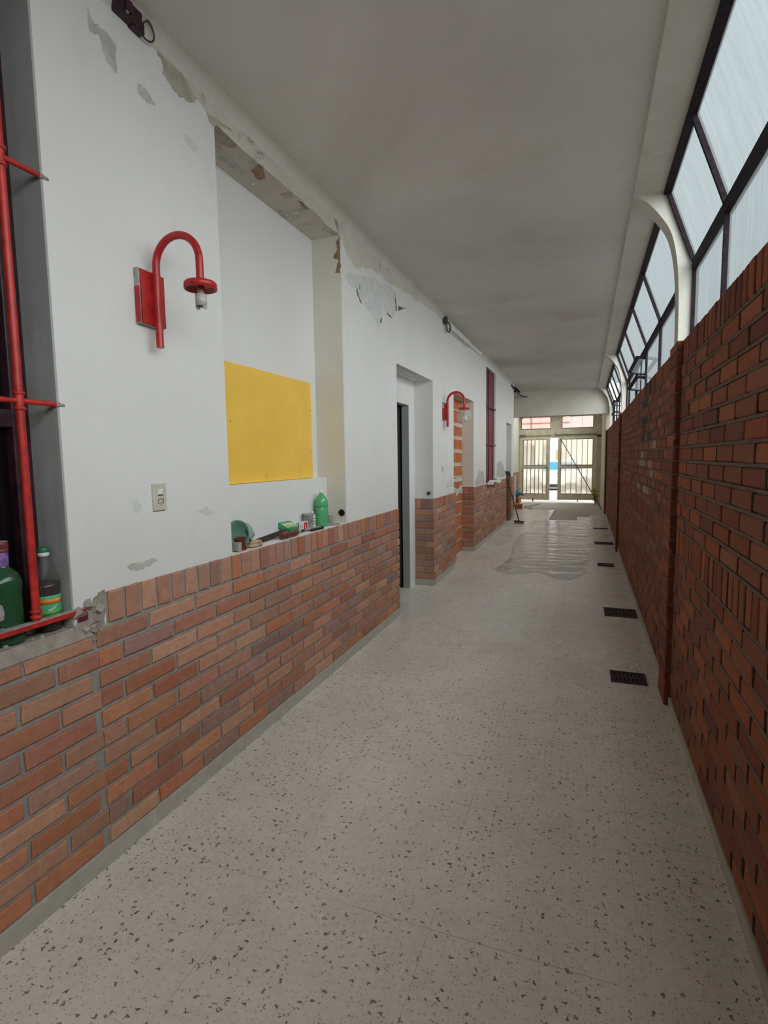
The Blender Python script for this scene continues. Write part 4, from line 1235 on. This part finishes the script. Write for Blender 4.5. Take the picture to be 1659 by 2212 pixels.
# loose tiles at the broken edge
random.seed(19)
for i, (x, y, r_, lb) in enumerate(((-.40, 13.33, .2, 'broken floor tile lying left at the broken floor edge'), (-.05, 14.12, -.1, 'broken floor tile lying in the middle of the broken floor edge'))):
    b = MB(); b.prism(ragged([(-.12, -.05), (.10, -.06), (.12, .05), (-.10, .06)], .02, 3), lambda u, v, d: (x+u*math.cos(r_)-v*math.sin(r_), y+u*math.sin(r_)+v*math.cos(r_), d), -.049, -.015)
    tag(b.build('broken_tile', M['terrazzo'], origin=(x, y, -.05)), lb, 'tile')

# --- gate leaves
def leaf(name, label, xh, xf, yh, yf, sgn):
    t = thing(name, label, 'gate', (xh, yh, .05))
    L = Vector((xf-xh, yf-yh, 0)); Wd = L.length; dx = L/Wd; nn = Vector((-dx.y, dx.x, 0))
    P = lambda u, v, d=0: Vector((xh, yh, 0))+dx*u+nn*d+Vector((0, 0, v))
    def rect(mb, u0, u1, z0, z1, th, d=0): mb.obox(P((u0+u1)/2, (z0+z1)/2, d), dx*(u1-u0)/2, nn*th/2, Vector((0, 0, (z1-z0)/2)))
    zb, zt = .06, 2.13
    a = .115
    b = MB()
    rect(b, 0, a, zb, zt, .045); rect(b, Wd-a+.02, Wd, zb, zt, .045)
    rect(b, a, Wd-a+.02, zb, .255, .045); rect(b, a, Wd-a+.02, 1.105, 1.195, .045); rect(b, a, Wd-a+.02, 2.045, zt, .045)
    b.build('frame', M['tan'], t)
    u0, u1 = a, Wd-a+.02
    b = MB()
    for z0, z1 in ((.255, 1.105), (1.195, 2.045)):
        for q in ((u0, u0+.014, z0, z1), (u1-.014, u1, z0, z1), (u0, u1, z0, z0+.014), (u0, u1, z1-.014, z1)): rect(b, *q, .055)
    b.build('glazing_rim', M['tan_dark'], t)
    for z0, z1 in ((.265, 1.095), (1.205, 2.035)):
        for i in range(6):
            p = MB()
            ua, ub = u0+(u1-u0)*i/6, u0+(u1-u0)*(i+1)/6
            p.quad(P(ua, z0), P(ub, z0), P(ub, z1), P(ua, z1)); p.build('glass_pane', M['gate_glass'], t)
            if i:
                q = MB(); rect(q, ua-.007, ua+.007, z0, z1, .03); q.build('glazing_bar', M['tan_dark'], t)
    b = MB(); uh = Wd-.05
    s_ = -1
    b.tube([P(uh, 1.14, s_*.03), P(uh, 1.14, s_*.07), P(uh-.10, 1.14, s_*.075)], .011, 10); b.build('handle', M['tan_dark'], t)
    b = MB(); rect(b, .45*Wd, .45*Wd+.03, .0, .12, .03, s_*.03); b.build('floor_bolt', M['tan_dark'], t)
    return t
leaf('gate_leaf', 'left tan gate leaf with cream ribbed glass, standing ajar', -2.08, -1.10, 18.70, 18.52, 1)
leaf('gate_leaf', 'right tan gate leaf with ribbed glass, behind the diagonal brace', .33, -.86, 18.70, 18.68, -1)
b = MB(); b.box(-.93, .36, 18.665, 18.70, 2.165, 2.20); b.box(-.95, -.925, 18.66, 18.70, 2.16, 2.26); b.build('slide_rail', M['tan_dark'], gf)
b = MB(); b.box(-2.09, -1.90, 18.66, 18.72, 2.13, 2.22); b.box(-2.09, -1.10, 18.69, 18.72, 2.165, 2.185); b.build('hinge_bracket', M['tan_dark'], gf)
t = thing('brace_rod', 'thin rusty rod propped diagonally against the right gate leaf', 'rod', (.44, 16.4, 0))
b = MB(); b.tube([(-.775, 18.62, 2.05), (.44, 16.1, .012)], .013, 8); b.build('rod', M['rust'], t)
t = thing('weed', 'yellow-green weed growing at the foot of the right gate post', 'plant', (.30, 18.2, -.05))
random.seed(8)
b = MB(); b2 = MB()
for i in range(46):
    a = random.uniform(0, 2*PI); hh = random.uniform(.08, .56); rr_ = random.uniform(.01, .10)
    c_ = Vector((.30+rr_*math.cos(a)*.6, 18.2+rr_*math.sin(a), hh-.05))
    dx = Vector((random.uniform(-1, 1), random.uniform(-1, 1), random.uniform(-.3, .8))).normalized()
    sd = dx.orthogonal().normalized()
    l_, w_ = random.uniform(.07, .15), random.uniform(.020, .036)
    b.add([c_, c_+dx*l_*.5+sd*w_, c_+dx*l_, c_+dx*l_*.5-sd*w_], [(0, 1, 2, 3)])
    if i < 12: b2.tube([(.30, 18.2, -.05), (.30+.5*(c_.x-.30), 18.2+.5*(c_.y-18.2), c_.z*.6), tuple(c_)], .004, 6)
b.build('foliage', M['leaf'], t); b2.build('stems', M['wood'], t)

# --- rubble by the left gate post
t = thing('tarp_bundle', 'blue tarp bundle on the bricks by the left gate post', 'tarp', (-1.93, 16.9, .22))
b = MB()
ico = []
bmq = bmesh.new(); bmesh.ops.create_icosphere(bmq, subdivisions=3, radius=1)
random.seed(2)
vs = []
for v_ in bmq.verts:
    p = v_.co.copy(); k = 1+.35*mn.noise(p*2.2)+.15*mn.noise(p*6)
    vs.append((-1.93+p.x*.10*k, 16.9+p.y*.15*k, .37+p.z*.10*k))
b.add(vs, [[v_.index for v_ in f.verts] for f in bmq.faces], True); bmq.free()
b.build('tarp', M['blue'], t)
b = MB(); b.tube([(-1.86, 16.8, .40), (-1.80, 16.7, .36), (-1.74, 16.7, .33)], .02, 8); b.build('loose_end', M['grey_dark'], t)
for i, (x, y, z, r_, lb) in enumerate(((-1.965, 16.85, -.05, .1, 'hollow clay block at the bottom of the pile by the left gate post'), (-1.955, 16.9, .096, -.15, 'hollow clay block under the blue tarp bundle'), (-1.88, 16.45, -.05, .5, 'hollow clay block lying loose before the left gate post'))):
    tt = thing('clay_block', lb, 'brick', (x, y, z), 'clay blocks by the gate')
    b = MB(); b.obox((x, y, z+.073), (math.cos(r_)*.095, math.sin(r_)*.095, 0), (-math.sin(r_)*.16, math.cos(r_)*.16, 0), (0, 0, .072)); b.build('block', M['hollow'], tt, bevel=.006)
    b = MB()
    for gz in (.03, .06, .09, .12): b.obox((x+math.sin(r_)*.1605, y-math.cos(r_)*.1605, z+gz), (math.cos(r_)*.07, math.sin(r_)*.07, 0), (-math.sin(r_)*.001, math.cos(r_)*.001, 0), (0, 0, .008))
    b.build('hollow_cells', M['rust'], tt)
for i, (p0, p1, lb) in enumerate((((-1.70, 16.9, -.03), (-1.40, 18.1, -.03), 'long pale plank lying on the floor by the left gate post'), ((-1.62, 15.9, -.03), (-1.50, 16.6, -.02), 'short pale plank lying before the loose clay block'))):
    b = MB(); b.bar(p0, p1, .09, .022)
    tag(b.build('plank', M['wood_pale'], origin=p0), lb, 'plank')
b = MB(); b.tube([(-1.615, 13.52, 0), (-1.62, 13.52, 1.03)], .022, 12)
tag(b.build('white_pipe', M['white'], origin=(-1.62, 13.52, 0)), 'white upright pipe at the far corner of the left wall', 'pipe')

# ================================================================== the street beyond the gate
MB().box(-30, 30, 18.9, 24.6, -.25, -.06).build('pavement_near', M['pavement'], kind='structure')
MB().box(-30, 30, 24.6, 34.5, -.4, -.16).build('road', M['asphalt'], kind='structure')
MB().box(-30, 30, 34.5, 37, -.4, -.05).build('pavement_far', M['pavement'], kind='structure')
t = thing('house', 'salmon single-storey house across the street', 'house', (-3, 37, -.05))
b = MB(); b.box(-9.5, 1.2, 37, 44, -.05, 3.0); b.build('wall', M['shutter_pale'], t)
b = MB(); b.box(-9.5, -1.3, 36.98, 44, 3.0, 4.35); b.build('parapet', M['salmon'], t)
b = MB(); b.box(-1.3, 1.2, 37, 44, 3.0, 4.0); b.build('side_parapet', simple('grey_pink_render', (.60, .46, .43), .8), t)
b = MB(); b.box(-9.7, -1.25, 36.85, 44, 4.35, 4.5); b.build('coping', M['shutter_pale'], t)
b = MB()
for zz in (3.2, 3.62, 4.02): b.box(-9.5, -1.0, 36.94, 36.979, zz, zz+.05)
for xx in (-8.2, -6.6, -5.0, -4.2, -3.4): b.box(xx, xx+.05, 36.94, 36.979, 3.1, 4.35)
b.build('facade_joints', simple('joint_maroon', (.38, .12, .12)), t)
b = MB(); b.box(-1.78, -1.3, 36.9, 37.0, -.05, 1.9); b.build('door', M['orange_door'], t)
b = MB(); b.box(-4.6, -3.0, 36.93, 37.0, .9, 2.3); b.build('window', M['dark_glass'], t)
t = thing('house', 'white house with barred windows across the street on the right', 'house', (4, 36.5, -.05))
b = MB(); b.box(1.3, 9, 36.6, 44, -.05, 4.7); b.build('wall', M['shutter_pale'], t)
for xx in (1.6, 2.3, 3.0):
    b = MB(); b.box(xx, xx+.35, 36.55, 36.61, 3.5, 4.2); b.build('window', M['grey_dark'], t)
# parked car, side on
t = thing('car', 'white car parked across the street, seen through the gate gap', 'car', (-1.3, 28.2, -.16))
b = MB()
prof = [(-2.15, .30), (-2.2, .62), (-2.05, .86), (-1.15, .98), (-.55, 1.42), (.75, 1.47), (1.6, 1.02), (2.1, .92), (2.2, .60), (2.15, .30)]
def carx(u, v, d): return (-1.3+u, 28.2+d, -.16+v)
b.prism(prof, carx, -.84, .84); b.build('body', M['car'], t, bevel=.05)
b = MB(); b.prism([(-1.0, 1.0), (-.5, 1.36), (.05, 1.39), (.05, 1.0)], carx, -.852, -.842); b.prism([(.12, 1.0), (.12, 1.39), (.70, 1.40), (1.35, 1.02)], carx, -.852, -.842); b.build('side_window', M['car_blue'], t)
for u in (-1.4, 1.35):
    b = MB(); b.lathe([(.0, -.10), (.30, -.10), (.33, -.07), (.33, .08), (.30, .10), (0, .10)], (-1.3+u, 28.2-.78, -.16+.33), (0, 1, 0), 26); wh = b.build('wheel', M['black'], t)
    b = MB(); b.lathe([(0, -.115), (.17, -.112), (.19, -.10), (0, -.10)], (-1.3+u, 28.2-.78, -.16+.33), (0, 1, 0), 20); b.build('hubcap', M['worn'], wh)
b = MB(); b.box(-1.3-1.0, -1.3+1.0, 27.4, 29.0, -.02, .16); b.build('underbody', M['black'], t)
b = MB(); b.box(-1.32, -1.18, 27.345, 27.36, .66, .69); b.build('door_handle', M['grey_dark'], t)
